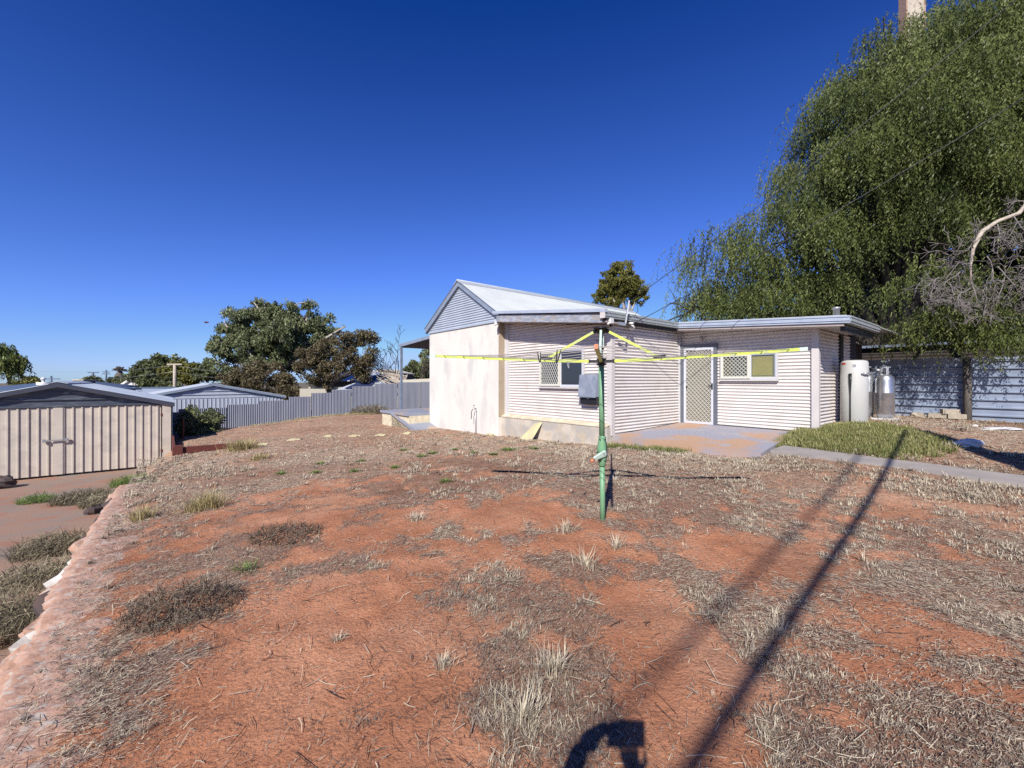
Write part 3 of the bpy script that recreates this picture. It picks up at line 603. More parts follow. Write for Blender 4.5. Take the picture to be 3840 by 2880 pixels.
# ================================================================ SHEDS
def shed(name, label, S0, S1, T, depth, ze, za, zb, mwall, mgable, mroof, mbarge, rib, group, loc_z):
    sh = thing(name, label, 'shed', W((S0+S1)/2, T, loc_z), group); SM = (S0+S1)/2; T2 = T-depth; hw = (S1-S0)/2
    mb = MB(); mb.hb(S0+.03, S1-.03, T2, T-.03, zb-.3, ze-.05); mb.build('wall', MT[mwall], sh)
    # gable infill with horizontal ribs
    mb = MB(); p = .2 if rib < .3 else .3; z = ze
    gl = [(S0, ze), (S1, ze), (SM, za-.04)]
    mb.add([W(S0, T-.01, ze-.06), W(S1, T-.01, ze-.06), W(SM, T-.01, za-.02)], [(0, 1, 2)])
    z = ze-.03
    while z < za-.1:
        k = (za-.08-z)/(za-ze); a = hw*min(1, max(k, 0)); mb.hb(SM-a, SM+a, T-.009, T+.03, z, z+.035); z += p
    mb.build('gable', MT[mgable], sh)
    # roof
    mb = MB(); ov = .1; n = int((depth+.25)/rib*1)
    for sg in (1, -1):
        e = SM+sg*(hw+ov); ezz = ze-(za-ze)/hw*ov
        vs = []; prof = []; t = T+.14; k = 0
        while t > T2-.1:
            prof += [(t, 0), (t-rib*.72, 0), (t-rib*.78, .03), (t-rib*.94, .03)]; t -= rib
        for tt_, h in prof: vs += [W(SM, tt_, za+.02+h), W(e, tt_, ezz+.02+h)]
        mb.add(vs, [(2*i, 2*i+1, 2*i+3, 2*i+2) for i in range(len(prof)-1)])
    mb.build('roof', MT[mroof], sh)
    mb = MB()
    for sg in (1, -1):
        e = SM+sg*(hw+ov); ezz = ze-(za-ze)/hw*ov
        mb.hexa([W(SM,T+.10,za-.10),W(SM,T+.145,za-.10),W(e,T+.145,ezz-.10),W(e,T+.10,ezz-.10),W(SM,T+.10,za+.035),W(SM,T+.145,za+.035),W(e,T+.145,ezz+.035),W(e,T+.10,ezz+.035)])
    mb.build('barge', MT[mbarge], sh)
    mb = MB()
    for sg in (1, -1): mb.hexa([W(SM,T+.15,za+.055),W(SM,T2,za+.055),W(SM+sg*.22,T2,za+.0),W(SM+sg*.22,T+.15,za+.0),W(SM,T+.15,za+.07),W(SM,T2,za+.07),W(SM+sg*.22,T2,za+.03),W(SM+sg*.22,T+.15,za+.03)])
    mb.build('ridge_cap', MT[mroof], sh)
    return sh
sh = shed('garage_shed', 'cream garage shed with ribbed double doors and dark grey gable', -12.98, -7.70, -12.5, 5.3, .74, 1.40, -1.38, 'shedcream', 'shedgrey', 'shedroof', 'shedbarge', .2, None, -1.38)
def ribdoor(mb, s0, s1, T, z0, z1, p):
    prof = []; s = s0
    while s < s1-.06: prof += [(s, 0), (min(s+p*.74, s1), 0), (min(s+p*.79, s1), .03), (min(s+p*.96, s1), .03)]; s += p
    prof.append((s1, 0)); vs = []
    for a, b in prof: vs += [W(a, T+b, z0), W(a, T+b, z1)]
    mb.add(vs, [(2*i, 2*i+2, 2*i+3, 2*i+1) for i in range(len(prof)-1)]); mb.hb(s0, s1, T-.02, T-.001, z0, z1)
zdB = float(zdrive(0, -12.5))
for a, b, nm in [(-12.9, -10.42, 'door'), (-10.40, -7.96, 'door')]:
    mb = MB(); ribdoor(mb, a, b, -12.46, zdB+.06, .68, .198); mb.build(nm, MT['shedcream'], sh)
MB().hb(-10.44, -10.24, -12.455, -12.415, zdB+.06, .685).build('astragal', MT['shedcream'], sh)
mb = MB(); mb.bar(W(-10.62, -12.37, -.29), W(-10.14, -12.37, -.28), .03, .03); mb.hb(-10.65, -10.58, -12.42, -12.36, -.33, -.24); mb.hb(-10.19, -10.11, -12.42, -12.36, -.33, -.24)
mb.build('bolt', MT['steel'], sh)
MB().hb(-7.93, -7.70, -12.5, -12.40, zdB-.1, .72).build('post', MT['shedcream'], sh)
MB().hb(-7.70, -7.66, -12.5, -12.42, zdB-.1, .74).build('corner_trim', MT['shedgrey'], sh)
MB().hb(-12.98, -7.9, -12.5, -12.42, .70, .76).build('header', MT['shedgrey'], sh)
mb = MB(); mb.hb(-12.9, -7.95, -12.52, -12.50, zdB-.02, zdB+.06); mb.build('door_gap', MT['black'], sh)
for z in (.30, -.9): MB().hb(-7.97, -7.92, -12.42, -12.39, z, z+.1).build('hinge', MT['sleeper'], sh)
sh2 = shed('shed', 'pale blue-grey metal shed with white ribbed gable behind the fence', -9.38, -1.92, -24.46, 7, .50, 1.29, -2.4, 'galvpale', 'galvpale', 'rooflight', 'bargeblue', .25, None, -2.4)
mb = MB(); ribdoor(mb, -9.35, -1.98, -24.44, -2.4, .44, .2); mb.build('front_wall', MT['galvpale'], sh2)
# red sleeper retaining panels by the shed
def sleepers(a, b, z0, z1, label, tilt=0):
    r_ = thing('retaining_wall', label, 'retaining wall', W(a[0], a[1], z0)); n = max(2, round((z1[0]-z0)/.2))
    for i in range(n):
        h0 = z0+(z1[0]-z0)*i/n; h1 = z0+(z1[1]-z0)*i/n; e0 = z0+(z1[0]-z0)*(i+1)/n-.012; e1_ = z0+(z1[1]-z0)*(i+1)/n-.012
        dx, dy = b[0]-a[0], b[1]-a[1]; l = math.hypot(dx, dy); nx, ny = -dy/l*.06, dx/l*.06
        MB().hexa([W(a[0],a[1],h0),W(a[0]+nx,a[1]+ny,h0),W(b[0]+nx,b[1]+ny,h1),W(b[0],b[1],h1),W(a[0],a[1],e0),W(a[0]+nx,a[1]+ny,e0),W(b[0]+nx,b[1]+ny,e1_),W(b[0],b[1],e1_)]).build('sleeper', MT['sleeper'], r_)
    return r_
sleepers((-7.62, -12.4), (-7.62, -9.7), -1.25, (-.36, -.44), 'red sleeper wall running out from the garage shed corner')
sleepers((-7.45, -9.6), (-6.1, -9.6), -1.0, (-.42, -.42), 'red sleeper panel running into the dirt slope beside the corner post')
tag(MB().hb(-7.66, -7.46, -9.68, -9.48, -1.2, -.38).build('corner_post', MT['sleeper']), 'square red post joining the two sleeper panels', 'post')
tag(MB().hexa([W(-8.2,-9.1,-1.18),W(-8.1,-9.05,-1.18),W(-7.40,-9.32,-.82),W(-7.50,-9.38,-.82),W(-8.2,-9.1,-1.02),W(-8.1,-9.05,-1.02),W(-7.40,-9.32,-.60),W(-7.50,-9.38,-.60)]).build('fallen_plank', MT['sleeper']), 'dark red plank leaning down the bank below the corner post', 'plank')
tag(MB().bar(W(-7.35, -13.0, -.8), W(-7.35, -13.0, .14), .03).build('steel_stake', MT['sleeper']), 'thin rusty stake in the shade behind the garage shed', 'stake')
# ================================================================ CLOTHESLINE
cx, cy = .952, 4.45
def lean(z): return (cx-.0085*z, cy, z)
cl = thing('rotary_clothesline', 'green pole rotary clothesline with lime yellow arms in the dirt yard', 'clothesline', (cx, cy, .05))
MB().tube([lean(-.1), lean(.64)], .0275, 18).build('pole', MT['poleg'], cl)
MB().tube([lean(.84), lean(1.70)], .0285, 18).build('upper_pole', MT['poleg'], cl)
MB().tube([lean(1.70), lean(2.03)], .0185, 14).build('inner_tube', MT['steel'], cl)
for a in (0, 2.1, 4.2): 
    MB().bar((lean(1.7)[0]+.022*math.cos(a), cy+.022*math.sin(a), 1.70), (lean(2)[0]+.022*math.cos(a), cy+.022*math.sin(a), 2.02), .016, .008).build('guide_strip', MT['poleg'] if a else MT['mint'], cl)
gc = MB().lathe(lean(.60), [(.028, 0), (.036, .01), (.038, .05), (.052, .10), (.056, .16), (.054, .20), (.040, .27), (.037, .31), (.030, .32)], 28).build('gear_case', MT['poleg'], cl)
mb = MB()
for i in range(6):
    a = -math.pi/2-.9+i*.36*1.0
for a, z in ((-2.3, .88), (-.85, .88), (-2.35, .83), (-.8, .83), (-.8, .70), (-2.3, .66), (-.9, .66)):
    c = lean(z); r0 = .043 if z < .8 else .041
    mb.tube([(c[0]+r0*math.cos(a+q*.25), cy+r0*math.sin(a+q*.25), z+.008*w) for q, w in ((-1, 0), (-.5, 1), (.5, 1), (1, -.5))], .004, 5)
mb.build('cast_scrolls', MT['black'], gc)
MB().tube([lean(.598), lean(.606)], .029, 18).build('collar_ring', MT['black'], gc)
h0 = Vector((cx+.004, cy-.062, .745)); h1 = Vector((cx-.115, cy-.10, .695))
mb = MB(); dd = (h1-h0).normalized(); up = Vector((0,-.3,1)).normalized(); nn = dd.cross(up).normalized(); up = nn.cross(dd)
vs = []
for k, (w, th) in zip((0, .3, 1.), ((.030, .012), (.026, .012), (.013, .010))):
    p = h0.lerp(h1, k); vs += [p-up*w-nn*th, p+up*w-nn*th, p+up*w+nn*th, p-up*w+nn*th]
mb.add(vs, [(0,1,2,3),(11,10,9,8)]+[(i*4+j, (i+1)*4+j, (i+1)*4+(j+1) % 4, i*4+(j+1) % 4) for i in range(2) for j in range(4)])
mb.tube([h0-nn*.013, h0+nn*.013], .031, 16); mb.build('crank', MT['mint'], gc)
MB().tube([h1+Vector((.01,0,0)), h1+Vector((-.018,-.02,-.012)), h1+Vector((-.03,-.035,-.02))], [.010, .017, .014], 10).build('crank_knob', MT['orange'], gc)
MB().lathe(lean(1.655), [(.03, 0), (.05, .005), (.052, .02), (.036, .03), (.036, .06), (.05, .065), (.05, .075), (.03, .08)], 20).build('hub', MT['black'], cl)
MB().lathe(lean(1.99), [(.03, 0), (.05, .01), (.055, .05), (.085, .055), (.085, .062), (.05, .075), (.01, .08)], 24).build('top_cap', MT['black'], cl)
AN = [R(347.), R(77.), R(167.), R(256.9)]; hubz = 1.70; ends = []
L_ = [1.90, 1.9, 1.92, 1.62]; ZE = [1.80, 1.80, 1.785, 1.73]
def armpt(k, u): 
    f_ = u/L_[k]; c = lean(1.7); return (c[0]+math.cos(AN[k])*u, c[1]+math.sin(AN[k])*u, hubz+(ZE[k]-hubz)*f_**1.3)
for k in range(4):
    mb = MB(); pts = [armpt(k, u) for u in (.05, .35, .6, 1.0, 1.4, L_[k])]
    for a, b in zip(pts[:-1], pts[1:]): mb.bar(a, b, .026, .030)
    ar = mb.build('arm', MT['yellow'], cl)
    mb = MB()
    for u in (.62, .85, 1.08, 1.31, 1.54, 1.77):
        if u < L_[k]: p = armpt(k, u); mb.bar((p[0]-.012, p[1], p[2]-.013), (p[0]+.014, p[1]-.016, p[2]+.014), .004)
    mb.build('line_clips', MT['black'], ar)
    p = armpt(k, .03); q = armpt(k, .13); mb = MB(); mb.bar(p, q, .045, .03); mb.tube([(q[0], q[1], q[2]-.02), (q[0], q[1], q[2]+.02)], .014, 8); mb.build('joint', MT['black'], ar)
    p = armpt(k, .52); q = armpt(k, .64); MB().bar((p[0], p[1], p[2]+.022), (q[0], q[1], q[2]+.022), .034, .03).build('strut_bracket', MT['black'], ar)
    if k != 3: p = armpt(k, L_[k]-.06); q = armpt(k, L_[k]+.01); MB().bar(p, q, .030, .034).build('end_cap', MT['mint'], ar)
    else: 
        p = armpt(k, L_[k]-.05); q = armpt(k, L_[k]+.01); MB().bar(p, q, .026, .032).build('end_cap', MT['orange'], ar)
    a = lean(2.02); a = (a[0]+math.cos(AN[k])*.06, a[1]+math.sin(AN[k])*.06, 2.02); b = armpt(k, .57)
    MB().bar(a, (b[0], b[1], b[2]+.02), .022, .026).build('strut', MT['yellow'] if k != 3 else MT['mint'], cl)
    a2 = (a[0]-math.cos(AN[k])*.02, a[1]-math.sin(AN[k])*.02, 2.03); MB().tube([a2, (a[0]+math.cos(AN[k])*.02, a[1]+math.sin(AN[k])*.02, 2.01)], .02, 8).build('strut_joint', MT['black'], cl)
for u in (.62, .85, 1.08, 1.31, 1.54, 1.77):
    mb = MB()
    for k in range(4):
        j = (k+1) % 4; a = armpt(k, min(u, L_[k])); b = armpt(j, min(u, L_[j])); mid = [(a[i]+b[i])/2 for i in range(3)]
        mb.tube([(a[0], a[1], a[2]+.005), (mid[0], mid[1], mid[2]-.022), (b[0], b[1], b[2]+.005)], .0032, 5)
    mb.build('line_wire', MT['wire'], cl)
# little knotted ends near the hub
mb = MB()
for i in range(9): 
    z = 1.72+.028*i; c = lean(z); a = i*1.3; mb.tube([(c[0]+.02*math.cos(a), cy+.02*math.sin(a), z), (c[0]+.055*math.cos(a), cy+.055*math.sin(a), z+.01)], [.009, .006], 6)
mb.build('line_hooks', MT['black'], cl)
def peg(p, sc, lab, m, rot=0):
    t = thing('clothes_peg', lab, 'peg', p, None); x, y, z = p; c, s = math.cos(rot), math.sin(rot)
    for sg in (-1, 1):
        MB().bar((x+sg*.013*sc-.02*s*sc, y, z+.045*sc), (x+sg*.004*sc+.02*sc*s, y, z-.045*sc), .007*sc, .009*sc).build('prong', MT[m], t)
def linept(px, py, Y): return P(px, py, Y)
peg(P(2023, 1340, 3.6), 1.0, 'black clothes peg further left on the near line, in front of the window grille', 'black', .2)
peg(P(2092, 1335, 3.5), 1.2, 'large black clothes peg standing beside the left strut of the clothesline', 'black', -.5)
peg(P(2131, 1370, 3.9), .55, 'small black and white peg hanging from the arm in front of the dark glass', 'steel', .3)
# ================================================================ WIRES OVERHEAD
def sag(a, b, d, n=14): 
    a, b = Vector(a), Vector(b); return [tuple(a.lerp(b, i/n)-Vector((0,0,d*4*(i/n)*(1-i/n)))) for i in range(n+1)]
wtop = W(.16, .36, 3.26)
tag(MB().tube(sag(wtop, P(3880, -60, 6.8), .12), .007, 6).build('service_wire', MT['black']), 'upper black service wire running from the bracket up past the pepper tree', 'wire')
tag(MB().tube(sag(INS, P(3900, 330, 6.8), .10), .007, 6).build('service_wire', MT['black']), 'lower black service wire running from the gutter insulator towards the right', 'wire')
# overhead cables behind the camera that throw the diagonal shadows
SUN = np.array([.279, .960]); TAN = .82
def up(x, y, z, h): k = (h-z)/TAN; return (x-SUN[0]*k, y-SUN[1]*k, h)
def cable(p0, p1, h0, h1, r, lab):
    a = np.array(p0); b = np.array(p1); pts = []
    for i in range(17):
        k = -0.25+1.5*i/16; q = a+(b-a)*k; h = h0+(h1-h0)*k; pts.append(up(q[0], q[1], float(terr(q[0], q[1])), h))
    tag(MB().tube(pts, r, 8).build('aerial_cable', MT['black']), lab, 'cable', 'thick cables overhead whose shadows cross the yard')
cable((.70, 1.64), (6.3, 7.0), 5.2, 5.6, .032, 'lower and thicker aerial cable, casting the darker diagonal shadow')
cable((1.15, 2.55), (4.9, 6.2), 8.6, 8.8, .024, 'higher aerial cable, casting the fainter diagonal shadow')
# ================================================================ STOBIE POLE BEHIND TREE
sp = thing('utility_pole', 'tall tan concrete utility pole rising behind the pepper tree', 'utility pole', P(3420, 1400, 24))
x, y, _ = P(3420, 0, 22); MB().hexa([(x-.42,y-.2,0),(x+.42,y-.2,0),(x+.42,y+.2,0),(x-.42,y+.2,0),(x-.42,y-.2,24),(x+.42,y-.2,24),(x+.42,y+.2,24),(x-.42,y+.2,24)]).build('shaft', MT['stobie'], sp)
MB().hexa([(x-.50,y-.22,0),(x-.421,y-.22,0),(x-.421,y+.22,0),(x-.50,y+.22,0),(x-.50,y-.22,24),(x-.421,y-.22,24),(x-.421,y+.22,24),(x-.50,y+.22,24)]).build('edge_beam', MT['rock'], sp)
MB().hexa([(x+.421,y-.22,0),(x+.50,y-.22,0),(x+.50,y+.22,0),(x+.421,y+.22,0),(x+.421,y-.22,24),(x+.50,y-.22,24),(x+.50,y+.22,24),(x+.421,y+.22,24)]).build('edge_beam', MT['rock'], sp)
# unseen pole outside the frame, plus a block added to cast the blunt shadow
q = (6.25, 1.95); pl = thing('power_pole', 'wooden power pole whose long black shadow crosses the path at right', 'power pole', (q[0], q[1], .1))
MB().tube([(q[0], q[1], -.1), (q[0], q[1], 4.4), (q[0], q[1], 6.0)], [.27, .22, .17], 14).build('shaft', MT['wood'], pl)
q = (6.39, 2.77); pl = thing('post', 'unseen block added to cast the blunt black shadow at the right edge', 'post', (q[0], q[1], .1))
MB().box((q[0]+.45, q[1], 1.9), (.62, .3, 3.6), -.28).build('block', MT['wood'], pl)
# ================================================================ LOOSE THINGS ON THE GROUND
def gp_(px, py, dz=0): x, y = G(px, py); return x, y, zg(x, y)+dz
def lump(mb, c, r, sq=(1, 1, .6), seed=0, n=3):
    rs = np.random.default_rng(seed); N_ = 10; M_ = 7; vs = []
    for i in range(M_+1):
        th = math.pi*i/M_
        for j in range(N_):
            ph = 2*math.pi*j/N_; k = r*(.78+.4*rs.random()); vs.append((c[0]+k*sq[0]*math.sin(th)*math.cos(ph), c[1]+k*sq[1]*math.sin(th)*math.sin(ph), c[2]+k*sq[2]*math.cos(th)))
    mb.add(vs, [(i*N_+j, (i+1)*N_+j, (i+1)*N_+(j+1) % N_, i*N_+(j+1) % N_) for i in range(M_) for j in range(N_)], False); return mb
# black hose
pts = [gp_(*q, .012) for q in [(1850,1769),(1930,1773),(2040,1778),(2110,1787),(2180,1790),(2240,1786),(2300,1784),(2380,1788),(2460,1792),(2560,1796),(2640,1795),(2720,1793),(2780,1797)]]
tag(MB().tube(pts, .011, 8).build('poly_pipe', MT['black']), 'thin black poly pipe lying across the yard behind the clothesline pole', 'pipe')
pts = [gp_(*q, .012) for q in [(2210,1770),(2250,1766),(2330,1768),(2400,1778),(2460,1790)]]
tag(MB().tube(pts, .010, 8).build('poly_pipe', MT['black']), 'short loop of black poly pipe arching above the long pipe', 'pipe')
# offcuts
x, y, z = gp_(1958, 1645); 
t = MB(); a = W(-.55, -2.62, float(tst(-.5, -2.6))); b = W(-.50, -2.25, float(tst(-.5, -2.2))); c = W(-.22, -2.12, .40); 
t.add([a, b, W(-.24, -2.32, .36), c, W(-.50, -2.60, a[2]), W(-.45, -2.2, b[2]), W(-.19, -2.28, .36), W(-.18, -2.08, .40)], [(0,1,3,2),(4,6,7,5),(0,4,5,1),(1,5,7,3),(3,7,6,2),(2,6,4,0)])
tag(t.build('board_offcut', MT['offcut']), 'pale yellow wedge of board leaning against the plinth', 'board offcut')
OFF = [(1905,1636,.24,.06,'pale yellow strip of board lying beside the tap pipe', 1838, 1632), (1,1,.3,.08,'flat yellow strip in front of the leaning wedge', 2020, 1642),
 (1,1,.42,.05,'yellow board half buried at the foot of the plinth', 2125, 1657)]
for _, _, l, w, lab, px, py in OFF:
    x, y, z = gp_(px, py); tag(MB().box((x, y, z+.03), (l, w, .05), -.7).build('board_offcut', MT['offcut']), lab, 'board offcut', 'pale board offcuts by the plinth')
STN = [(985,1668,'stepping stone at the left end of the row, below the big straw tussock'),(1102,1651,'second stepping stone from the left, tilted up'),(1229,1638,'third stepping stone from the left, in mid row'),
 (1331,1637,'stepping stone among stubble, fourth from the left'),(1428,1633,'fifth stepping stone, in front of the ramp wall'),(1527,1627,'last stepping stone at the foot of the ramp')]
for i, (px, py, lab) in enumerate(STN):
    x, y, z = gp_(px, py); l = .34+.1*math.sin(i*2.3); mb = MB(); z -= .012; a = -.25+.2*math.sin(i); ca, sa = math.cos(a), math.sin(a)
    q = [(-l/2,-.07),(l/2,-.03+.03*math.sin(i)),(l/2*.7,.10),(-l/2*.8,.13)]; q = [(x+ca*u-sa*v, y+sa*u+ca*v) for u, v in q]
    mb.hexa([(u, v, z-.03) for u, v in q]+[(u, v, z+.028+.03*(k in (2, 3))) for k, (u, v) in enumerate(q)]); tag(mb.build('stepping_stone', MT['offcut']), 'pale yellow '+lab, 'stepping stone', 'row of pale stones across the far yard')
# rubble near the plinth
for i, (px, py, r, lab) in enumerate([(1990,1655,.07,'pinkish rubble lump below the leaning yellow wedge'),(2030,1660,.06,'rubble lump just right of the wedge rubble'),(1858,1622,.06,'white chip of render by the rendered wall corner')]):
    x, y, z = gp_(px, py); tag(lump(MB(), (x, y, z+.01), r, (1.6, 1, .6), i).build('rubble', MT['renderret' if i < 2 else 'white']), lab, 'rubble')
# right side: bricks, bag, white litter
x, y, _ = W(8.0, 4.45); zf = float(tst(8.0, 4.45))
for i, (ds, dt, dz, lab) in enumerate([(0,-.25,.05,'brick lying left under the fence post, chipped'),(0,.1,.05,'brick at the foot of the round fence post'),(.02,-.02,.17,'brick lying on top of the two others by the fence post')]):
    a = W(8.05+ds, 4.72+dt, zf+dz+.03); tag(MB().box(a, (.34, .18, .12), -.85+.2*i).build('brick', MT['brick']), 'pale '+lab, 'brick', 'loose bricks by the fence post')
a = W(8.0, 4.1, zf+.05); tag(lump(MB(), a, .16, (1.3, 1, .6), 5).build('stone', MT['brick']), 'pale rounded stone left of the bricks by the fence', 'stone')
x, y, z = gp_(3628, 1673); tag(lump(lump(MB(), (x, y, z+.05), .16, (1.3, .9, .5), 7), (x+.14, y, z+.04), .12, (1.1, .9, .6), 8).build('plastic_bag', MT['bag']), 'crumpled white plastic bag on the red dirt near the long shadow', 'plastic bag')
x, y, z = gp_(3760, 1614); tag(lump(MB(), (x, y, z+.01), .35, (1.3, .35, .1), 9).build('paper_sheet', MT['bag']), 'flat torn white sheet lying near the fence', 'litter')
x, y, z = gp_(3656, 1604); tag(lump(MB(), (x, y, z+.03), .05, (1.2, 1, .7), 10).build('stone', MT['whiterock']), 'small white stone lying before the round fence post', 'stone')
# rock edging of the bank
t = -5.0; k = 0
caps = [(-4.7,.50),(-4.15,.5),(-3.6,.55),(-3.0,.5),(-2.45,.55),(-1.8,.6),(-1.2,.5),(-.6,.6),(0,.55),(.6,.5),(1.15,.5),(1.7,.5),(2.25,.45),(2.7,.45),(3.15,.5),(3.7,.55),(4.3,.6)]
edge = thing('rock_edging', 'uneven limewashed rock wall edging the raised dirt above the driveway', 'rock wall', W(-8.43, 0, -.6))
for i, (t, l) in enumerate(caps):
    rs = np.random.default_rng(100+i); z = float(tst(-8.4, t)); mb = MB(); nx_ = 17; ny_ = 13; vs = []
    wd = .25+.05*rs.random(); 
    for a in range(nx_):
        for b in range(ny_):
            u = a/(nx_-1)*2-1; v = b/(ny_-1)*2-1
            edge_f = (abs(u)**4); 
            zz_ = z+.004-.025*edge_f+.022*(rs.random()-.5)-.03*max(v, 0)**2
            s_ = -8.27+v*wd*(1-.12*edge_f)+.03*(rs.random()-.5)
            if b == 0: zz_ -= .05; 
            if b == ny_-1: zz_ -= .05
            vs.append(W(s_, t+u*l*.53, zz_))
    n0 = len(vs)
    mb.add(vs, [(a*ny_+b, (a+1)*ny_+b, (a+1)*ny_+b+1, a*ny_+b+1) for a in range(nx_-1) for b in range(ny_-1)], True)
    mb.build('capping', MT['rock'], edge)
    zb = float(zdrive(0, t)); h = z-zb; rows = max(2, int(h/.22))
    for r in range(rows):
        for q in range(2):
            c = W(-8.50+.05*rs.random(), t+(q-.5)*l*.55+.08*(rs.random()-.5), z-.085-(r+.35)*h/rows)
            rk = lump(MB(), c, h/rows*(.42+.2*rs.random()), (1.15, 1.15, .85), 200+i*9+r*2+q).build('rock', MT['whiterock'] if (r == 0 and rs.random() < .30) else (MT['darkrock'] if rs.random() < .3 else MT['rock']), edge)
tag(lump(MB(), W(-8.74, 2.35, -.33), .17, (1, 1.4, .8), 55).build('boulder', MT['whiterock']), 'white quartz boulder bulging from the rock edge in the near left corner', 'boulder')
tag(lump(MB(), W(-8.75, 3.05, -.62), .22, (1, 1.3, .7), 56).build('boulder', MT['darkrock']), 'dark purple stone in the shade under the rock edge', 'boulder')
tag(lump(MB(), W(-8.9, -5.2, -.98), .13, (1, 1.2, .8), 57).build('stone', MT['darkrock']), 'dark stone at the far end of the rock edge beside weeds', 'stone')
x, y, z = P(10, 1803, 11.0); tag(lump(MB(), (x-.05, y, z-.02), .24, (1.5, 1, .6), 58).build('boulder', MT['darkrock']), 'dark rounded heap in front of the shed door at the left edge', 'boulder')
# ================================================================ VEGETATION TOOLS
def blades(base, h, ang, lean, w, curl=.5):
    """tapered bent blades; base (N,3); returns verts, quads"""
    n = len(base); dx = np.cos(ang); dy = np.sin(ang); px_ = -dy; py_ = dx
    def lvl(k, wf):
        off = lean*(k**(1+curl)); zz = h*k*(1-.25*lean*k)
        c = base+np.stack([dx*off*h, dy*off*h, zz], 1); ww = w*wf
        return c-np.stack([px_*ww, py_*ww, 0*ww], 1), c+np.stack([px_*ww, py_*ww, 0*ww], 1)
    L0 = lvl(0., 1.); L1 = lvl(.5, .85); L2 = lvl(1., .18)
    v = np.stack([L0[0], L0[1], L1[0], L1[1], L2[0], L2[1]], 1).reshape(-1, 3)
    b = (np.arange(n)*6)[:, None]; q = np.array([[0,1,3,2],[2,3,5,4]])
    return v, (b[:, :, None]+q[None]).reshape(-1, 4)
def sticks(c, L, ang, tilt, w, bend):
    """thin bits lying about: two segment strips, centre c"""
    n = len(c); d = np.stack([np.cos(ang)*np.cos(tilt), np.sin(ang)*np.cos(tilt), np.sin(tilt)], 1)*(L/2)[:, None]
    p = np.stack([-np.sin(ang), np.cos(ang), 0*ang], 1)*w[:, None]; m = c+p/w[:, None]*bend[:, None]+np.array([0,0,1])*(np.abs(bend)*.3)[:, None]
    up = np.stack([0*w, 0*w, w*.8], 1)
    v = np.stack([c-d-p, c-d+p+up, m-p, m+p+up, c+d-p*.6, c+d+p*.6+up], 1).reshape(-1, 3)
    b = (np.arange(n)*6)[:, None]; q = np.array([[0,1,3,2],[2,3,5,4]]); return v, (b[:, :, None]+q[None]).reshape(-1, 4)
def inyard(x, y):
    s, t = ST(x, y)
    ok = (s > -8.40) & (s < 8.3) & (t > -17.8) & ~((s > -.2) & (s < 3.0) & (t > -4) & (t < 3.0)) & ~((s > -.28) & (t > -8.1) & (t < -3.8)) & ~((s > -1.1) & (t < -7.5) & (t > -10.6) & (s > -1.1))
    ok &= ~((s > 3) & (t > -4) & (t < 3.1)) & ~((s < -7.6) & (t < -9.6)) & ~((s > .38) & (s < .96) & (t > 3.1))
    return ok
def scatter(n, y0, y1, xw=1.28, p=1.0, seed=0):
    """points in front of the viewer, denser close by"""
    g = np.random.default_rng(seed); Y = y0*(y1/y0)**(g.random(n)**p); X = (g.random(n)*2-1)*xw*Y; return X, Y, g
# ---- flat litter
X, Y, g = scatter(520000, 1.45, 15, 1.27, .9, 1)
m_ = litter(X, Y); keep = inyard(X, Y) & (g.random(len(X)) < np.clip(.04+m_*.92, 0, 1)*np.clip(.45+Y/6, 0, 1)); X, Y, M = X[keep], Y[keep], m_[keep]
Z = terr(X, Y)+micro(X, Y); n = len(X); far = np.clip(Y/5, .75, 2.0)
L = (.012+.045*g.random(n)**2.0)*np.sqrt(far); w = (.0009+.0009*g.random(n))*far; flow = .9+2.2*(fbm(X*.5, Y*.5, 2, 90)-.5)*3
ang = flow+g.normal(0, .7, n); v, f = sticks(np.stack([X, Y, Z+.004+.008*g.random(n)], 1), L, ang, g.normal(0, .2, n), w, g.normal(0, .05, n)*L)
tint = np.clip(g.normal(.58, .24, n)+.12*np.clip((Y-4)/6, 0, 1), 0, 1); tint = np.where(g.random(n) < .11, .14*g.random(n), tint)
tag(npmesh('straw_litter', v, f, MT['straw'], None, {'tint': np.repeat(tint, 6)}), 'grey and tan dead grass litter lying over the red dirt', 'grass litter', kind='stuff')
# longer twigs
X, Y, g = scatter(2600, 1.45, 10, 1.27, .9, 2); k = inyard(X, Y); X, Y = X[k], Y[k]; n = len(X); Z = terr(X, Y)+micro(X, Y)
L = .04+.13*g.random(n)**2.5; v, f = sticks(np.stack([X, Y, Z+.012], 1), L, g.random(n)*6.28, g.normal(0, .16, n), .0009+.0011*g.random(n)*np.sqrt(Y/3), g.normal(0, .06, n)*L)
tint = np.where(g.random(n) < .45, .12*g.random(n), .6+.35*g.random(n))
tag(npmesh('fallen_twigs', v, f, MT['straw'], None, {'tint': np.repeat(tint, 6)}), 'dark and bleached twigs scattered over the dirt', 'twigs', kind='stuff')
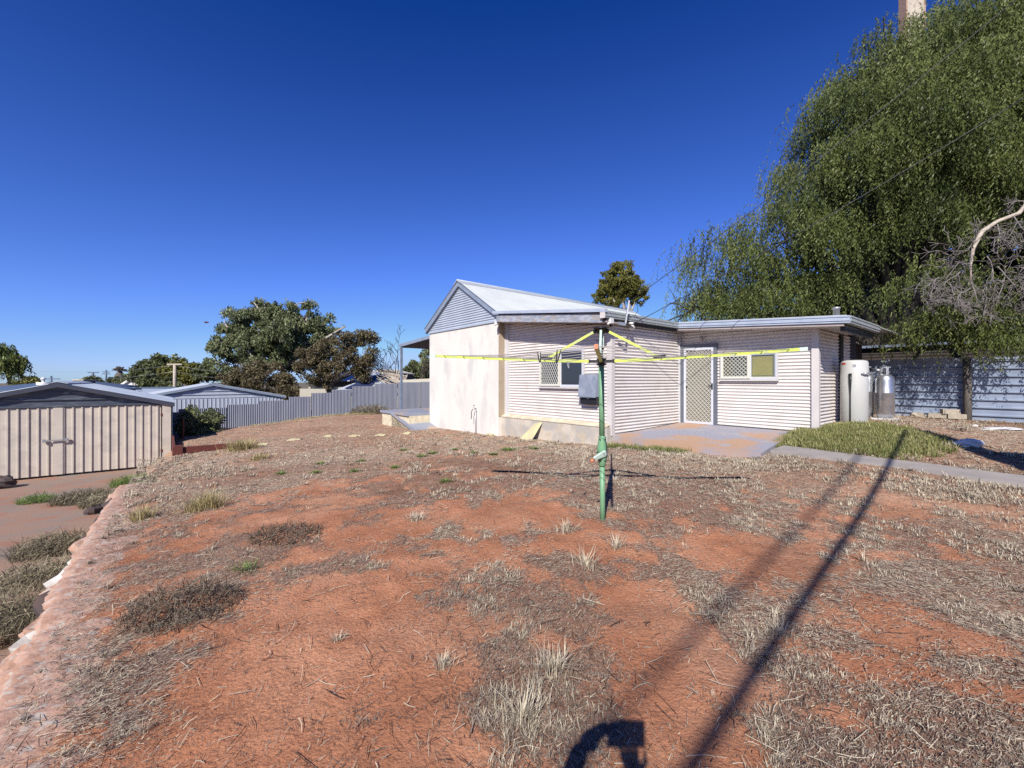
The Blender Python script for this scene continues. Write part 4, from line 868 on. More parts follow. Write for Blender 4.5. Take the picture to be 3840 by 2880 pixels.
# ---- standing dry grass in tufts
def tufts(X, Y, S, nb, seed, hmean, mtl, name, label, tmean=.72, spread=.5, sq=None, wk=1.0, zfun=None):
    g = np.random.default_rng(seed); n = len(X); idx = np.repeat(np.arange(n), nb); N_ = len(idx)
    r = np.abs(g.normal(0, 1, N_))*S[idx]*spread*1.25; a = g.random(N_)*6.283
    bx = X[idx]+r*np.cos(a); by = Y[idx]+r*np.sin(a); bz = (zfun(bx, by) if zfun else terr(bx, by)+micro(bx, by))-.004
    h = hmean*S[idx]/.04*(.35+.8*g.random(N_)); lean = np.abs(g.normal(.55, .5, N_)); an = a+g.normal(0, .8, N_)
    w = (.0013+.0012*g.random(N_))*np.clip(np.hypot(bx, by)/3.2, .8, 3)*wk
    v, f = blades(np.stack([bx, by, bz], 1), h, an, lean, w)
    tint = np.clip(tmean+.16*g.normal(0, 1, n)[idx]+g.normal(0, .13, N_), 0, 1); tint = np.repeat(tint, 6)
    tt = tint.reshape(-1, 6); tt[:, :2] *= .5; 
    return npmesh(name, v, f, mtl, None, {'tint': tt.ravel()})
X, Y, g = scatter(34000, 1.45, 14, 1.27, .85, 3); m_ = litter(X, Y); clump = fbm(X*3.1, Y*3.1, 3, 120)
keep = inyard(X, Y) & (g.random(len(X)) < np.clip(m_*1.3-.22, 0, 1)*np.clip((clump-.50)*7, 0, 1)*np.where(X > .3-.3*Y, 1, .35)); X, Y = X[keep], Y[keep]
S = (.018+.034*g.random(len(X))**2)*np.clip(Y/5, .9, 1.5)
tag(tufts(X, Y, S, 14, 4, .056, MT['straw'], 'dry_grass', '', tmean=.78), 'short dead grey-tan grass tufts standing in the dirt', 'grass', kind='stuff')
# denser straw near the slab, path and fence line
def band(n, s0, s1, t0, t1, seed):
    g = np.random.default_rng(seed); s = s0+(s1-s0)*g.random(n); t = t0+(t1-t0)*g.random(n)
    x = C0[0]+E1[0]*s+E2[0]*t; y = C0[1]+E1[1]*s+E2[1]*t; return x, y, g, s, t
parts = []
for (n, s0, s1, t0, t1, sd, hm) in [(2300,-1.9,.15,-1.5,9,11,.05),(2000,-.9,.36,1.2,9,13,.07),(260,.95,1.35,3.2,9,15,.07),(900,-6.5,4,-17.8,-16.2,17,.14),(1500,-7,-.5,-16,-4,19,.06),(380,2.2,6,4.4,9,23,.03),(420,-8.3,-6.9,-9.5,-3,25,.07)]:
    x, y, g, s, t = band(n, s0, s1, t0, t1, sd); cl_ = fbm(x*1.4, y*1.4, 3, 130+sd); k = inyard(x, y) & (g.random(n) < np.clip((cl_-.33)*4, 0, 1)); parts.append((x[k], y[k], (.03+.04*g.random(k.sum())), hm, sd))
for i, (x, y, S, hm, sd) in enumerate(parts):
    tag(tufts(x, y, S, 16, sd, hm*.62, MT['straw'] if sd not in (17,) else MT['strawy'], 'dry_grass', '', tmean=.80, spread=.9), 'straw coloured dry grass along the slab, path and fences', 'grass', kind='stuff')
# green-gold grass mound around the heater and corner
g = np.random.default_rng(31); x, y, g, s, t = band(2600, .98, 4.6, 2.75, 5.3, 33)
d = ((s-2.3)/1.7)**2+((t-3.85)/1.25)**2; k = (g.random(len(s)) < np.clip(1.35-d, 0, 1)) & ~((s > 3.0) & (t < 3.2)) & ~((s > 4.0) & (t < 3.75)); x, y = x[k], y[k]
def zm(a, b): 
    s_, t_ = ST(a, b); return terr(a, b)+.03*np.clip(1-((s_-2.4)/1.6)**2-((t_-3.7)/1.2)**2, 0, 1)
tag(tufts(x, y, .04+.03*g.random(len(x)), 16, 34, .075, MT['grasslush'], 'green_grass', '', tmean=.62, spread=.9, zfun=zm), 'half green grass mound growing at the house corner and heater', 'grass', kind='stuff')
x, y, g, s, t = band(160, -.42, -.02, .05, 1.9, 35); tag(tufts(x, y, .04+.02*g.random(len(x)), 12, 36, .09, MT['grasslush'], 'green_grass', '', tmean=.45, spread=.8), 'half green grass along the front edge of the slab', 'grass', kind='stuff')
# ---- single tussocks and weeds one can point at
def tussock(px, py, r, h, m, lab, cat, nb=160, name='grass_tussock', group=None, tm=.7, seed=None, flat=.5, z=None, xy=None, wk=1.):
    x, y = xy if xy else G(px, py); g = np.random.default_rng(seed or int(px*7+py)); n = nb; rr = np.abs(g.normal(0, .42, n))*r; a = g.random(n)*6.283
    bx = x+rr*np.cos(a); by = y+rr*np.sin(a); bz = (terr(bx, by)+micro(bx, by) if z is None else np.full(n, z))-.01
    hh = h*(.35+.75*g.random(n)); lean = np.abs(g.normal(flat, .35, n)); v, f = blades(np.stack([bx, by, bz], 1), hh, a+g.normal(0, .6, n), lean, (.0016+.0014*g.random(n))*np.clip(y/3.0, .8, 5)*wk)
    tint = np.repeat(np.clip(g.normal(tm, .18, n), 0, 1), 6); o = npmesh(name, v, f, MT[m], None, {'tint': tint}); return tag(o, lab, cat, group)
GRP = 'straw tussocks on the left of the yard'
for a in [(905,1688,.55,.36,'strawy','largest golden tussock above the red sleeper panel','tussock',420),(790,1905,.30,.26,'strawy','pale golden tussock, right one of the pair above the rock edge','tussock',260),(735,1915,.24,.20,'strawy','lower golden tussock, left one of the pair above the rock edge','tussock',200),
 (533,1945,.22,.20,'strawy','golden tussock growing right on the rock edge','tussock',170),(970,1725,.30,.20,'strawy','small straw tuft just below the largest golden tussock','tussock',150),(1262,2405,.05,.06,'straw','tiny bleached tuft alone on bare red dirt in the near left','tussock',70),
 (925,1765,.2,.14,'straw','short straw tuft midway between the tussock pair and the big one','tussock',110),(1660,2500,.07,.08,'straw','splayed bleached tuft at the edge of the near litter, left of the phone shadow','tussock',110),
 (2080,2520,.14,.12,'straw','biggest bleached tuft left of the phone shadow, blades leaning right','tussock',200),(1960,2690,.12,.12,'straw','bleached tuft at the bottom left of the phone shadow','tussock',190),(3240,2110,.05,.16,'straw','thin branching dead stem standing on bare dirt at right','tussock',22),
 (2200,2125,.10,.17,'straw','upright bleached tuft at the foot of the clothesline pole, left side','tussock',90),(2310,2060,.08,.15,'straw','bleached tuft growing in the shadow right of the clothesline pole','tussock',80),(2120,1990,.12,.13,'straw','bleached tuft a step left of the clothesline pole','tussock',110),
 (2930,2380,.10,.09,'straw','splayed tuft crossed by the dark diagonal shadow','tussock',120),(1560,1950,.12,.10,'straw','bleached tuft in the centre of the yard, mid distance','tussock',110)]:
    px, py, r, h, m, lab, cat, nb = a; tussock(px, py, r, h, m, lab, cat, nb, group='single dry tussocks in the yard', tm=.85 if m == 'straw' else .62)
WEEDS = [(1670,1806,'dark green weed, nearest of the weeds in mid yard'),(1704,1688,'green weed a step left of the tap'),(1775,1700,'green weed below the tap pipe, near a smaller one'),(1905,1690,'wide green weed in front of the wedge offcut'),(2005,1683,'green weed right of the wedge offcut'),
 (1582,1712,'small green weed left of centre, below the ramp foot'),(1622,1700,'smallest green weed of the row below the ramp'),(1850,1705,'little round green weed, second from the wide one'),(1512,1690,'faint green weed near the ramp foot stones'),(1480,1753,'green weed alone on dirt under the fourth stepping stone'),
 (1053,1777,'green weed alone under the second stepping stone'),(1185,1772,'flat green weed right of the lone one'),(1325,1770,'flat green weed in the middle of the left yard'),(1200,1740,'small dark weed above the flat ones'),(1350,1732,'pale weed below the fourth stepping stone'),(920,2140,'blue-green weed alone on the bare red dirt at left')]
for px, py, lab in WEEDS: tussock(px, py, .13 if px != 1905 else .26, .075, 'weed', lab, 'weed', 110 if px != 1905 else 240, 'green_weed', 'green weeds dotted over the yard', .55, flat=.9, wk=1.1)
def bush(px, py, r, h, m, lab, n=500, name='dry_shrub', xy=None, z=None, group=None, sq=1.6):
    """tangled low shrub: fine twigs through a dome"""
    x, y = xy if xy else G(px, py); g = np.random.default_rng(int(px+py)); zc = (zg(x, y) if z is None else z)
    a = g.random(n)*6.283; rr = np.sqrt(g.random(n))*r; hh = h*np.sqrt(np.clip(1-(rr/r)**2, 0, 1))*g.random(n)
    c = np.stack([x+rr*np.cos(a)*sq/1.3, y+rr*np.sin(a), zc+hh+.01], 1); L = .05+.14*g.random(n); L *= r/.35
    v, f = sticks(c, L, g.random(n)*6.28, g.normal(.5, .5, n), (.0016+.0012*g.random(n))*np.clip(y/3, .8, 3), g.normal(0, .15, n)*L)
    return tag(npmesh(name, v, f, MT[m], None, {'tint': np.repeat(np.clip(g.normal(.5, .25, n), 0, 1), 6)}), lab, 'shrub', group)
bush(695, 2290, .30, .16, 'scrub', 'dark brown flattened dead shrub on the red dirt at left', 900)
bush(1075, 2010, .30, .06, 'scrub', 'low reddish brown mat of dead weed in the left yard', 420)
bush(1330, 1562+3, 1.0, .55, 'weedgrey', 'grey-green round shrub against the corrugated fence', 1500, xy=W(1.0, -17.2)[:2], z=-.42)
# weeds along the foot of the rock wall
def roadbush(s, t, r, h, m, lab, n=500, tm=.5):
    x, y, _ = W(s, t); z = float(zdrive(0, t)); g = np.random.default_rng(int(s*31+t*17+900)); nb = n
    rr = np.sqrt(g.random(nb))*r; a = g.random(nb)*6.283; base = np.stack([x+rr*np.cos(a), y+rr*np.sin(a), np.full(nb, z)-.01], 1)
    v, f = blades(base, h*.62*(.3+.8*g.random(nb)), a+g.normal(0, .9, nb), np.abs(g.normal(.85, .4, nb)), (.0012+.0014*g.random(nb))*np.clip(y/3.5, .8, 3))
    n2 = n; a = g.random(n2)*6.283; rr = np.sqrt(g.random(n2))*r; hh = h*.55*np.sqrt(np.clip(1-(rr/r/1.05)**2, 0, 1))*g.random(n2); c = np.stack([x+rr*np.cos(a), y+rr*np.sin(a), z+hh+.02], 1); Lx = .08+.14*g.random(n2)
    v2, f2 = sticks(c, Lx, g.random(n2)*6.28, g.normal(.5, .5, n2), .002+.0015*g.random(n2)*np.clip(y/3, .8, 3), g.normal(0, .1, n2)*Lx)
    o = npmesh('roadside_weed', np.concatenate([v, v2]), np.concatenate([f, f2+len(v)]), MT[m], None, {'tint': np.repeat(np.clip(g.normal(tm, .22, n+n2), 0, 1), 6)}); return tag(o, lab, 'weeds', 'weeds along the foot of the rock wall')
roadbush(-9.05, -2.6, .42, .42, 'weedgrey', 'dark grey-green weed clump halfway along the rock wall', 800)
roadbush(-9.0, -1.2, .38, .38, 'weedgrey', 'yellowing weed clump next in front of the dark one by the rock wall', 600, .65)
roadbush(-9.1, .2, .50, .48, 'weedgrey', 'large grey-green weed mound by the rock wall, tallest there', 1300, .5)
roadbush(-9.5, .5, .36, .24, 'weedgrey', 'spreading dull weed reaching out over the drive', 600, .42)
roadbush(-8.95, 1.7, .28, .34, 'strawy', 'pale yellow grass clump at the rock wall near the boulder', 320, .6)
roadbush(-9.15, 2.6, .26, .25, 'strawy', 'green-yellow grass clump in the lower left corner', 240, .45)
roadbush(-8.5, -8.6, .42, .45, 'weed', 'bright green weed at the shed corner by the red sleepers', 500, .6)
roadbush(-9.2, -6.9, .5, .40, 'weedgrey', 'brown-green weed mound at the end of the rock wall', 900, .45)
roadbush(-8.75, -6.0, .42, .42, 'weedgrey', 'straw-green weed mound closest to the rock wall end', 700, .65)
roadbush(-10.0, -7.6, .30, .28, 'weed', 'small green weed on the drive in front of the shed doors', 260, .5)
x, y, z = W(-6.6, -15.4, -1.0)
# shaded shrub behind the garage shed
def leafcloud(name, lobes, n, size, m, parent, seed, droop=.0, flat=1., surf=.75, tm=.5, clumps=None, cr=.35, aspect=.45):
    g = np.random.default_rng(seed); lobes = np.array(lobes, float); vol = (lobes[:, 3]*lobes[:, 4]*lobes[:, 5])**(2/3); pr = vol/vol.sum()
    nc = clumps or 60; li = g.choice(len(lobes), nc, p=pr); d = g.normal(0, 1, (nc, 3)); d /= np.linalg.norm(d, axis=1)[:, None]
    rad = surf+(1-surf)*g.random(nc); rad = np.where(g.random(nc) < .28, g.random(nc)*surf, rad)
    cc = lobes[li, :3]+d*rad[:, None]*lobes[li, 3:6]; cs = cr*(.6+.8*g.random(nc)); ct = g.normal(0, .13, nc)
    ci = g.integers(0, nc, n); q = g.normal(0, 1, (n, 3)); q /= np.linalg.norm(q, axis=1)[:, None]; q *= (g.random(n)**.45)[:, None]; q[:, 2] *= .75
    c = cc[ci]+q*cs[ci][:, None]; c[:, 2] -= droop*np.abs(q[:, 0])*cs[ci]
    u = g.normal(0, 1, (n, 3)); u[:, 2] -= droop*2.2; u /= np.linalg.norm(u, axis=1)[:, None]; w_ = np.cross(u, g.normal(0, 1, (n, 3))); w_ /= np.linalg.norm(w_, axis=1)[:, None]
    sz = size*(.6+.8*g.random(n)); a = u*sz[:, None]*.5; b = w_*sz[:, None]*.5*aspect
    v = np.stack([c-a, c+b, c+a, c-b], 1).reshape(-1, 3); f = np.arange(4*n).reshape(-1, 4)
    tint = np.clip(tm+ct[ci]+g.normal(0, .14, n), 0, 1)
    return npmesh(name, v, f, m, parent, {'tint': np.repeat(tint, 4)}), cc
sb = thing('shade_shrub', 'dark green shrub in the shade between the garage shed and the fence', 'shrub', W(-6.9, -15.6, -1.0))
c = W(-6.6, -15.7, -.35); c2 = W(-6.9, -14.6, -.5); leafcloud('foliage', [(c[0],c[1],c[2],.9,.9,.75),(c2[0],c2[1],c2[2],.8,.8,.7)], 5200, .14, MT['farleaf'], sb, 61, .2, clumps=40, cr=.3)
MB().tube([W(-6.7,-15.2,-1.2), W(-6.7,-15.3,-.4)], [.05,.03], 8).build('stem', MT['bark'], sb)
# ---- branching
def branches(mb, p, d, L, r, depth, g, spread=.5, grav=0., minr=.004, kids=(2, 3), seg=3, out=None):
    p = Vector(p); d = Vector(d).normalized(); pts = [p]; rs = [r]; q = p.copy()
    for i in range(seg):
        d = (d+Vector(g.normal(0, .16, 3))+Vector((0, 0, -grav))).normalized(); q = q+d*L/seg; pts.append(q.copy()); rs.append(max(r*(1-.42*(i+1)/seg), minr))
    mb.tube(pts, rs, 6 if r > .03 else 4, caps=False); 
    if out is not None: out.append(q.copy())
    if depth <= 0: return
    for _ in range(g.integers(kids[0], kids[1]+1)):
        k = g.integers(1, seg+1); dd = (d+Vector(g.normal(0, spread, 3))).normalized(); branches(mb, pts[k], dd, L*(.6+.25*g.random()), max(rs[k]*.68, minr), depth-1, g, spread, grav, minr, kids, seg, out)
# ================================================================ PEPPER TREE
pt = thing('pepper_tree', 'huge weeping pepper tree towering over the fence on the right', 'tree', (14.5, 15.5, .4))
def lobe(px, py, Y, r, sq=1.): x, y, z = P(px, py, Y); return (x, y, z, r*sq, r, r)
lobes = [lobe(2740,1000,16,1.8), lobe(2650,1130,16.5,1.0), lobe(2830,1130,15.5,1.5), lobe(2600,1150,16,.7), lobe(2950,880,15,1.7), lobe(3010,1040,15.5,1.3), lobe(3130,690,14.5,1.9), lobe(3020,720,15,1.1), lobe(3250,430,14.5,1.8), lobe(3150,480,14.8,1.1), lobe(3310,250,14.8,1.3), lobe(3200,300,15,.8),
 lobe(3390,560,13.6,2.1), lobe(3520,330,14,2.1), lobe(3560,180,15,1.5), lobe(3700,90,15,1.5), lobe(3760,420,13.5,2.3), lobe(3860,150,14.5,1.8), lobe(3600,700,13.2,2.0), lobe(3450,850,13.4,1.2), lobe(3880,700,13,2.1), lobe(3280,760,14,1.5),
 lobe(3300,650,16,2.7), lobe(3520,560,16,2.8), lobe(3740,600,15.5,2.8), lobe(3950,620,15.5,2.8), lobe(4200,650,15,2.8), lobe(3480,300,17,2.6), lobe(3750,300,17,2.6), lobe(4300,400,14,2.8), lobe(4100,200,15,2.0)]
def weep(lobes, nc, per, seed, m, parent, lenr=(.5, 1.5), name='foliage', lsize=.085, below=.0, tm=.45, crad=.42, up=-.25):
    g = np.random.default_rng(seed); lb = np.array(lobes); pr = lb[:, 4]**2; pr = pr/pr.sum(); li = g.choice(len(lb), nc, p=pr)
    d = g.normal(0, 1, (nc, 3)); d[:, 2] = np.abs(d[:, 2])*.8+up; d[:, 1] -= .35; d /= np.linalg.norm(d, axis=1)[:, None]; rr = .72+.33*g.random(nc); rr = np.where(g.random(nc) < .3, .3+.5*g.random(nc), rr)
    cc = lb[li, :3]+d*rr[:, None]*lb[li, 3:6]; dirout = d; ct = g.normal(0, .17, nc)
    ns = nc*per; ci = np.repeat(np.arange(nc), per); q = g.normal(0, 1, (ns, 3))*crad*np.array([1, 1, .45]); s0 = cc[ci]+q; ln = lenr[0]+(lenr[1]-lenr[0])*g.random(ns)
    nl = 22; k = np.linspace(.0, 1, nl)[None, :]+g.normal(0, .02, (ns, nl)); hx_ = dirout[ci, 0][:, None]*.35*np.sqrt(np.clip(k, 0, 1))*ln[:, None]+g.normal(0, .10, ns)[:, None]*k*ln[:, None]; hy_ = dirout[ci, 1][:, None]*.35*np.sqrt(np.clip(k, 0, 1))*ln[:, None]+g.normal(0, .10, ns)[:, None]*k
    c = np.stack([s0[:, 0:1]+hx_, s0[:, 1:2]+hy_, s0[:, 2:3]-ln[:, None]*k**1.3], -1).reshape(-1, 3); n = len(c)
    side = g.choice([-1., 1.], n); an = g.random(n)*6.283; u = np.stack([np.cos(an)*.55*side, np.sin(an)*.55, -.85+.25*g.normal(0, 1, n)], 1); u /= np.linalg.norm(u, axis=1)[:, None]
    w_ = np.cross(u, np.stack([np.cos(an+1.2), np.sin(an+1.2), 0*an], 1)); w_ /= np.linalg.norm(w_, axis=1)[:, None]; sz = lsize*(.7+.8*g.random(n)); a = u*sz[:, None]; b = w_*sz[:, None]*.17; c = c+u*sz[:, None]*.3
    v = np.stack([c-a*.2, c+a*.4+b, c+a, c+a*.4-b], 1).reshape(-1, 3); tint = np.clip(tm+np.repeat(ct[ci], nl)+g.normal(0, .15, n)+.12*(1-k.ravel()), 0, 1)
    return npmesh(name, v, np.arange(4*n).reshape(-1, 4), m, parent, {'tint': np.repeat(tint, 4)}), cc
o, cc = weep(lobes, 1250, 24, 71, MT['pepper'], pt, (.4, 1.7), lsize=.078, crad=.30, tm=.40)
low = [lobe(3560,1230,10.6,.55), lobe(3680,1250,10.5,.45), lobe(3480,1220,11.2,.6), lobe(3830,1260,10.2,.45), lobe(3620,1170,10.8,.8), lobe(3370,1230,12,.5), lobe(3760,1150,10.6,.7), lobe(3500,1060,11,.8)]
weep(low, 64, 16, 72, MT['pepper'], pt, (.3, .8), lsize=.065, crad=.25, tm=.42)
mb = MB(); g = np.random.default_rng(5)
T0 = Vector((14.8, 15.8, -.2)); mb.tube([T0, T0+Vector((-.3,0,1.5)), T0+Vector((-.8,.1,3))], [.55, .45, .38], 12)
for i in range(0, len(lobes)-3):
    c = Vector(lobes[i][:3]); a = T0+Vector((-.6, 0, 2.2)); mid = a.lerp(c, .5)+Vector((0, 0, .8)); mb.tube([a, a.lerp(mid, .5)+Vector(g.normal(0, .15, 3)), mid, mid.lerp(c, .6)+Vector(g.normal(0, .2, 3)), c], [.22, .17, .12, .08, .03], 7, caps=False)
    for _ in range(5): branches(mb, c-Vector((0, 0, .2)), g.normal(0, 1, 3)+np.array([0, -.3, .2]), 1.0, .035, 1, g, .6, .05, .01)
mb.build('trunk', MT['bark'], pt)
# dead branching at the right edge
dt = thing('dead_tree', 'leafless grey dead branches tangled in front of the pepper tree at right', 'dead tree', (14.5, 9.8, .4))
mb = MB(); g = np.random.default_rng(15)
a = P(3905, 700, 9.8); mb.tube([a, P(3820,800,9.8), P(3740,830,9.8), P(3680,870,9.8), P(3650,930,9.8), P(3640,990,9.8), P(3640,1060,9.8)], [.05,.045,.04,.05,.035,.025,.012], 8); mb.build('limb', MT['palewood'], dt)
mb = MB(); mb.tube([P(4080,1420,9.8), P(4020,1100,9.8), P(3960,850,9.8), a], [.15,.11,.08,.05], 10).build('trunk', MT['wood'], dt)
mb = MB()
for (px, py, dx, dz, L) in [(3650,930,-1,.1,1.2),(3640,990,-1,-.25,1.3),(3650,960,-.8,-.6,1.2),(3640,1040,-.6,-1,1.0),(3680,880,-.4,-.6,1.1),(3740,840,-.2,-1,1.3),(3800,810,.1,-1,1.5),(3840,900,-.3,-.9,1.3),(3900,950,-.9,-.5,1.4),(3940,1050,-1,-.2,1.3),(3900,1000,-.8,-.9,1.3),(3640,1060,.2,-1,1.),(3600,1020,-.6,-.8,1.1),(3560,1060,-.5,-.7,.9),(3700,1060,-.2,-.9,.9),(3740,1000,.3,-1,1.2),(3860,760,-1,.3,1.2),(3880,1120,-.7,-.5,1.0),(3640,1080,-.9,-.5,1.1),(3580,1120,-.9,-.1,.8),(3700,960,.2,-.9,1.2),(3760,1050,-.4,-.9,1.2),(3820,1000,.4,-.8,1.2),(3520,1040,-.4,-.9,.9),(3600,1100,0,-1,.9),(3840,1080,-.7,-.6,1.1),(3700,1120,-.5,-.6,.8),(3480,1100,-.1,-1,.7)]:
    branches(mb, P(px, py, 9.8+g.normal(0, .15)), (dx, -.25+g.normal(0, .3), dz), L*.46, .014, 4, g, .55, .03, .0042, (2, 3), 4)
mb.build('twigs', MT['deadwood'], dt)
dk = thing('shade_fill_tree', 'added tree with near-black leaves standing for the deep shade behind the pepper tree', 'tree', (20, 21, 0))  # added tree, its leaf colour stands for shade behind the pepper tree
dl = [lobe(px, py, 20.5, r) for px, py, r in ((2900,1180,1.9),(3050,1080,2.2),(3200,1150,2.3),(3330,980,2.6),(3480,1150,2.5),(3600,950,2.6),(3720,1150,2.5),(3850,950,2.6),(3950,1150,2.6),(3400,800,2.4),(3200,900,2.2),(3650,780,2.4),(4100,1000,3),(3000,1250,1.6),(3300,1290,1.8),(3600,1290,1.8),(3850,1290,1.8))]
leafcloud('crown', dl, 60000, .30, MT['shadeleaf'], dk, 88, .3, 1., .7, .4, 320, .75)
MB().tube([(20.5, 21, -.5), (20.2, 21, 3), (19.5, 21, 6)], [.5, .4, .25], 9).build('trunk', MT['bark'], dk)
# dark neighbouring shed behind the fence
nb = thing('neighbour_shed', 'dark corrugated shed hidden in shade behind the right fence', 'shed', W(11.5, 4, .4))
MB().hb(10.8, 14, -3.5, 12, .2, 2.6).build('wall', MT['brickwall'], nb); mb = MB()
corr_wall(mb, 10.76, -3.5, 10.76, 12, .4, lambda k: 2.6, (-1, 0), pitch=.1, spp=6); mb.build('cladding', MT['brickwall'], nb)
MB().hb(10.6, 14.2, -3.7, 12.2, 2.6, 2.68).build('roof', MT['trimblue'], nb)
# house rear: brown brick part of the house beyond the door room
MB().hb(5.5, 8.0, .5, 2.9, .2, 2.55).build('rear_wall', MT['brickwall'], house)
# ================================================================ OTHER TREES
def tree(name, label, lobes, base, n, size, mkey, seed, trunk=.25, bark='bark', droop=.3, clumps=120, cr=.6, surf=.75, limbs=True, group=None, tm=.5, aspect=.4):
    t = thing(name, label, 'tree', base, group); mb = MB(); g = np.random.default_rng(seed); b = Vector(base)
    L_c = [Vector(l[:3]) for l in lobes]; m = sum(L_c, Vector((0,0,0)))/len(L_c); fork = b.lerp(m, .45); mb.tube([b-Vector((0,0,.3)), b.lerp(fork, .5)+Vector((trunk*.3,0,0)), fork], [trunk, trunk*.8, trunk*.65], 9, caps=False)
    for c in L_c: mb.tube([fork, fork.lerp(c, .5)+Vector(g.normal(0, trunk*.7, 3)), c+Vector(g.normal(0, trunk, 3)), c+Vector((0, 0, .5))], [trunk*.5, trunk*.36, trunk*.2, trunk*.06], 6, caps=False)
    o, cc = leafcloud('crown', lobes, n, size, MT[mkey], t, seed+1, droop, 1, surf, tm, clumps, cr, aspect)
    for c in cc[::3]:
        c = Vector(c); k = min(L_c, key=lambda q: (q-c).length); mb.tube([k, k.lerp(c, .6)+Vector(g.normal(0, .15, 3)), c], [trunk*.16, trunk*.1, trunk*.04], 5, caps=False)
    mb.build('trunk', MT[bark], t); return t
def lb(px, py, Y, rp, sq=1., vz=1.): x, y, z = P(px, py, Y); r = rp/F*Y; return (x, y, z, r*sq, r*.9, r*vz)
Y = 38
tree('gum_tree', 'big spreading grey-green gum tree behind the corrugated fence', [lb(900,1200,Y,62),lb(940,1180,Y,50),lb(1010,1250,Y,90),lb(1080,1190,Y,68),lb(1150,1190,Y,58),lb(1210,1220,Y,50),lb(1230,1270,Y,40),lb(870,1290,Y,70),lb(960,1320,Y-1,80),lb(1090,1310,Y,90),lb(1180,1290,Y,70),lb(850,1370,Y,55),lb(1050,1240,Y-2.5,60),lb(1000,1160,Y,40),lb(840,1220,Y,22),lb(1260,1230,Y,22),lb(985,1135,Y,24),lb(1150,1135,Y,20)],
     P(1075,1500,38), 62000, .25, 'gum', 201, .38, 'palebark', .6, 420, .48, .82)
tree('gum_tree', 'lower reddish-brown gum tree in front of the big grey-green one, left side', [lb(930,1400,34,60),lb(1000,1420,34,70),lb(870,1420,34.5,45),lb(1060,1450,33.5,55),lb(960,1460,34,50),lb(1120,1470,33,35)], P(1010,1540,34), 17000, .21, 'gumbrown', 203, .18, 'bark', .3, 120, .5, .75, group=None, tm=.45)
tree('gum_tree', 'reddish-brown gum tree leaning right, with light through its crown', [lb(1220,1320,33,60),lb(1290,1280,33,42),lb(1370,1265,33,34,1.2,.8),lb(1330,1340,33,55),lb(1390,1340,33,32),lb(1270,1380,33,45),lb(1190,1390,33,50),lb(1150,1350,33,45),lb(1215,1420,33,40),lb(1360,1390,33,30)], P(1220,1500,33), 24000, .19, 'gumbrown', 205, .24, 'bark', .3, 170, .45, .8, tm=.5)
tree('pine_tree', 'rounded olive-green pine standing behind the house roof', [lb(2330,1060,42,62,1,1),lb(2295,1100,42,50),lb(2375,1095,42,45),lb(2335,1030,42,42),lb(2260,1110,42,34),lb(2400,1120,42,36,1,.6),lb(2310,1140,42,40),lb(2290,1050,42,36)], P(2345,1400,42), 30000, .22, 'pine', 207, .3, 'palebark', -.5, 210, .42, .92, tm=.5, aspect=.35)
FT = [(540,1395,62,42,'dark tree with a ragged top, left of the far wood'),(600,1375,62,50,'grey-green gum at the middle of the far wood'),(665,1385,60,50,'olive tree behind the far power pole'),(730,1400,60,45,'olive tree between the far pole and the big gum'),(780,1390,58,42,'dark tree touching the big gum on its left'),
 (480,1440,70,36,'low spreading dark tree behind the white gabled house'),(560,1440,52,42,'low dark pine-like tree in front of the far wood'),(640,1450,52,40,'low green tree at the foot of the far pole'),(345,1440,80,34,'round dark tree beside the brown rooftop cooler'),(428,1432,90,22,'small olive tree below the far skirted palm'),(110,1440,50,38,'dark tree right of the weeping tree at the left edge'),(1550,1390,60,38,'dark tree under the verandah roof')]
for i, (px, py, Y, rp, lab) in enumerate(FT):
    tree('town_tree', lab, [lb(px,py,Y,rp*.8),lb(px-rp*.6,py+10,Y,rp*.55),lb(px+rp*.6,py+8,Y,rp*.6),lb(px+rp*.1,py-rp*.5,Y,rp*.45)], P(px, py+110, Y), 4200, .0075*Y, 'farleaf' if i not in (2, 3, 10) else 'pine', 300+i*3, .2, 'bark', .2, 60, rp/F*Y*.35, .8, group='trees of the town below the sheds', tm=.5)
tree('street_tree', 'leafy edge of a tree showing between verandah post and gable wall', [lb(1608,1360,36,34),lb(1600,1320,36,26),lb(1620,1400,36,30)], P(1612, 1500, 36), 3500, .25, 'gum', 350, .12, 'bark', .6, 50, .35, .7)
# weeping tree at left edge
wt = thing('weeping_tree', 'weeping tree arching in from the left edge above the shed roof', 'tree', P(-90, 1500, 17))
wl = [lb(-20,1340,17,45),lb(40,1350,17,34,1.2,.7),lb(72,1385,17,20,1,.8),lb(-60,1330,17,55)]
weep(wl, 70, 13, 91, MT['pepper'], wt, (.25, .6), lsize=.10, crad=.18, tm=.35, up=.0)
MB().tube([P(-100,1500,17), P(-60,1400,17), P(-10,1345,17), P(45,1350,17), P(80,1390,17)], [.3,.2,.12,.07,.03], 8).tube([P(40,1440,17), P(25,1385,17), P(0,1350,17)], [.07,.06,.05], 6).build('trunk', MT['bark'], wt)
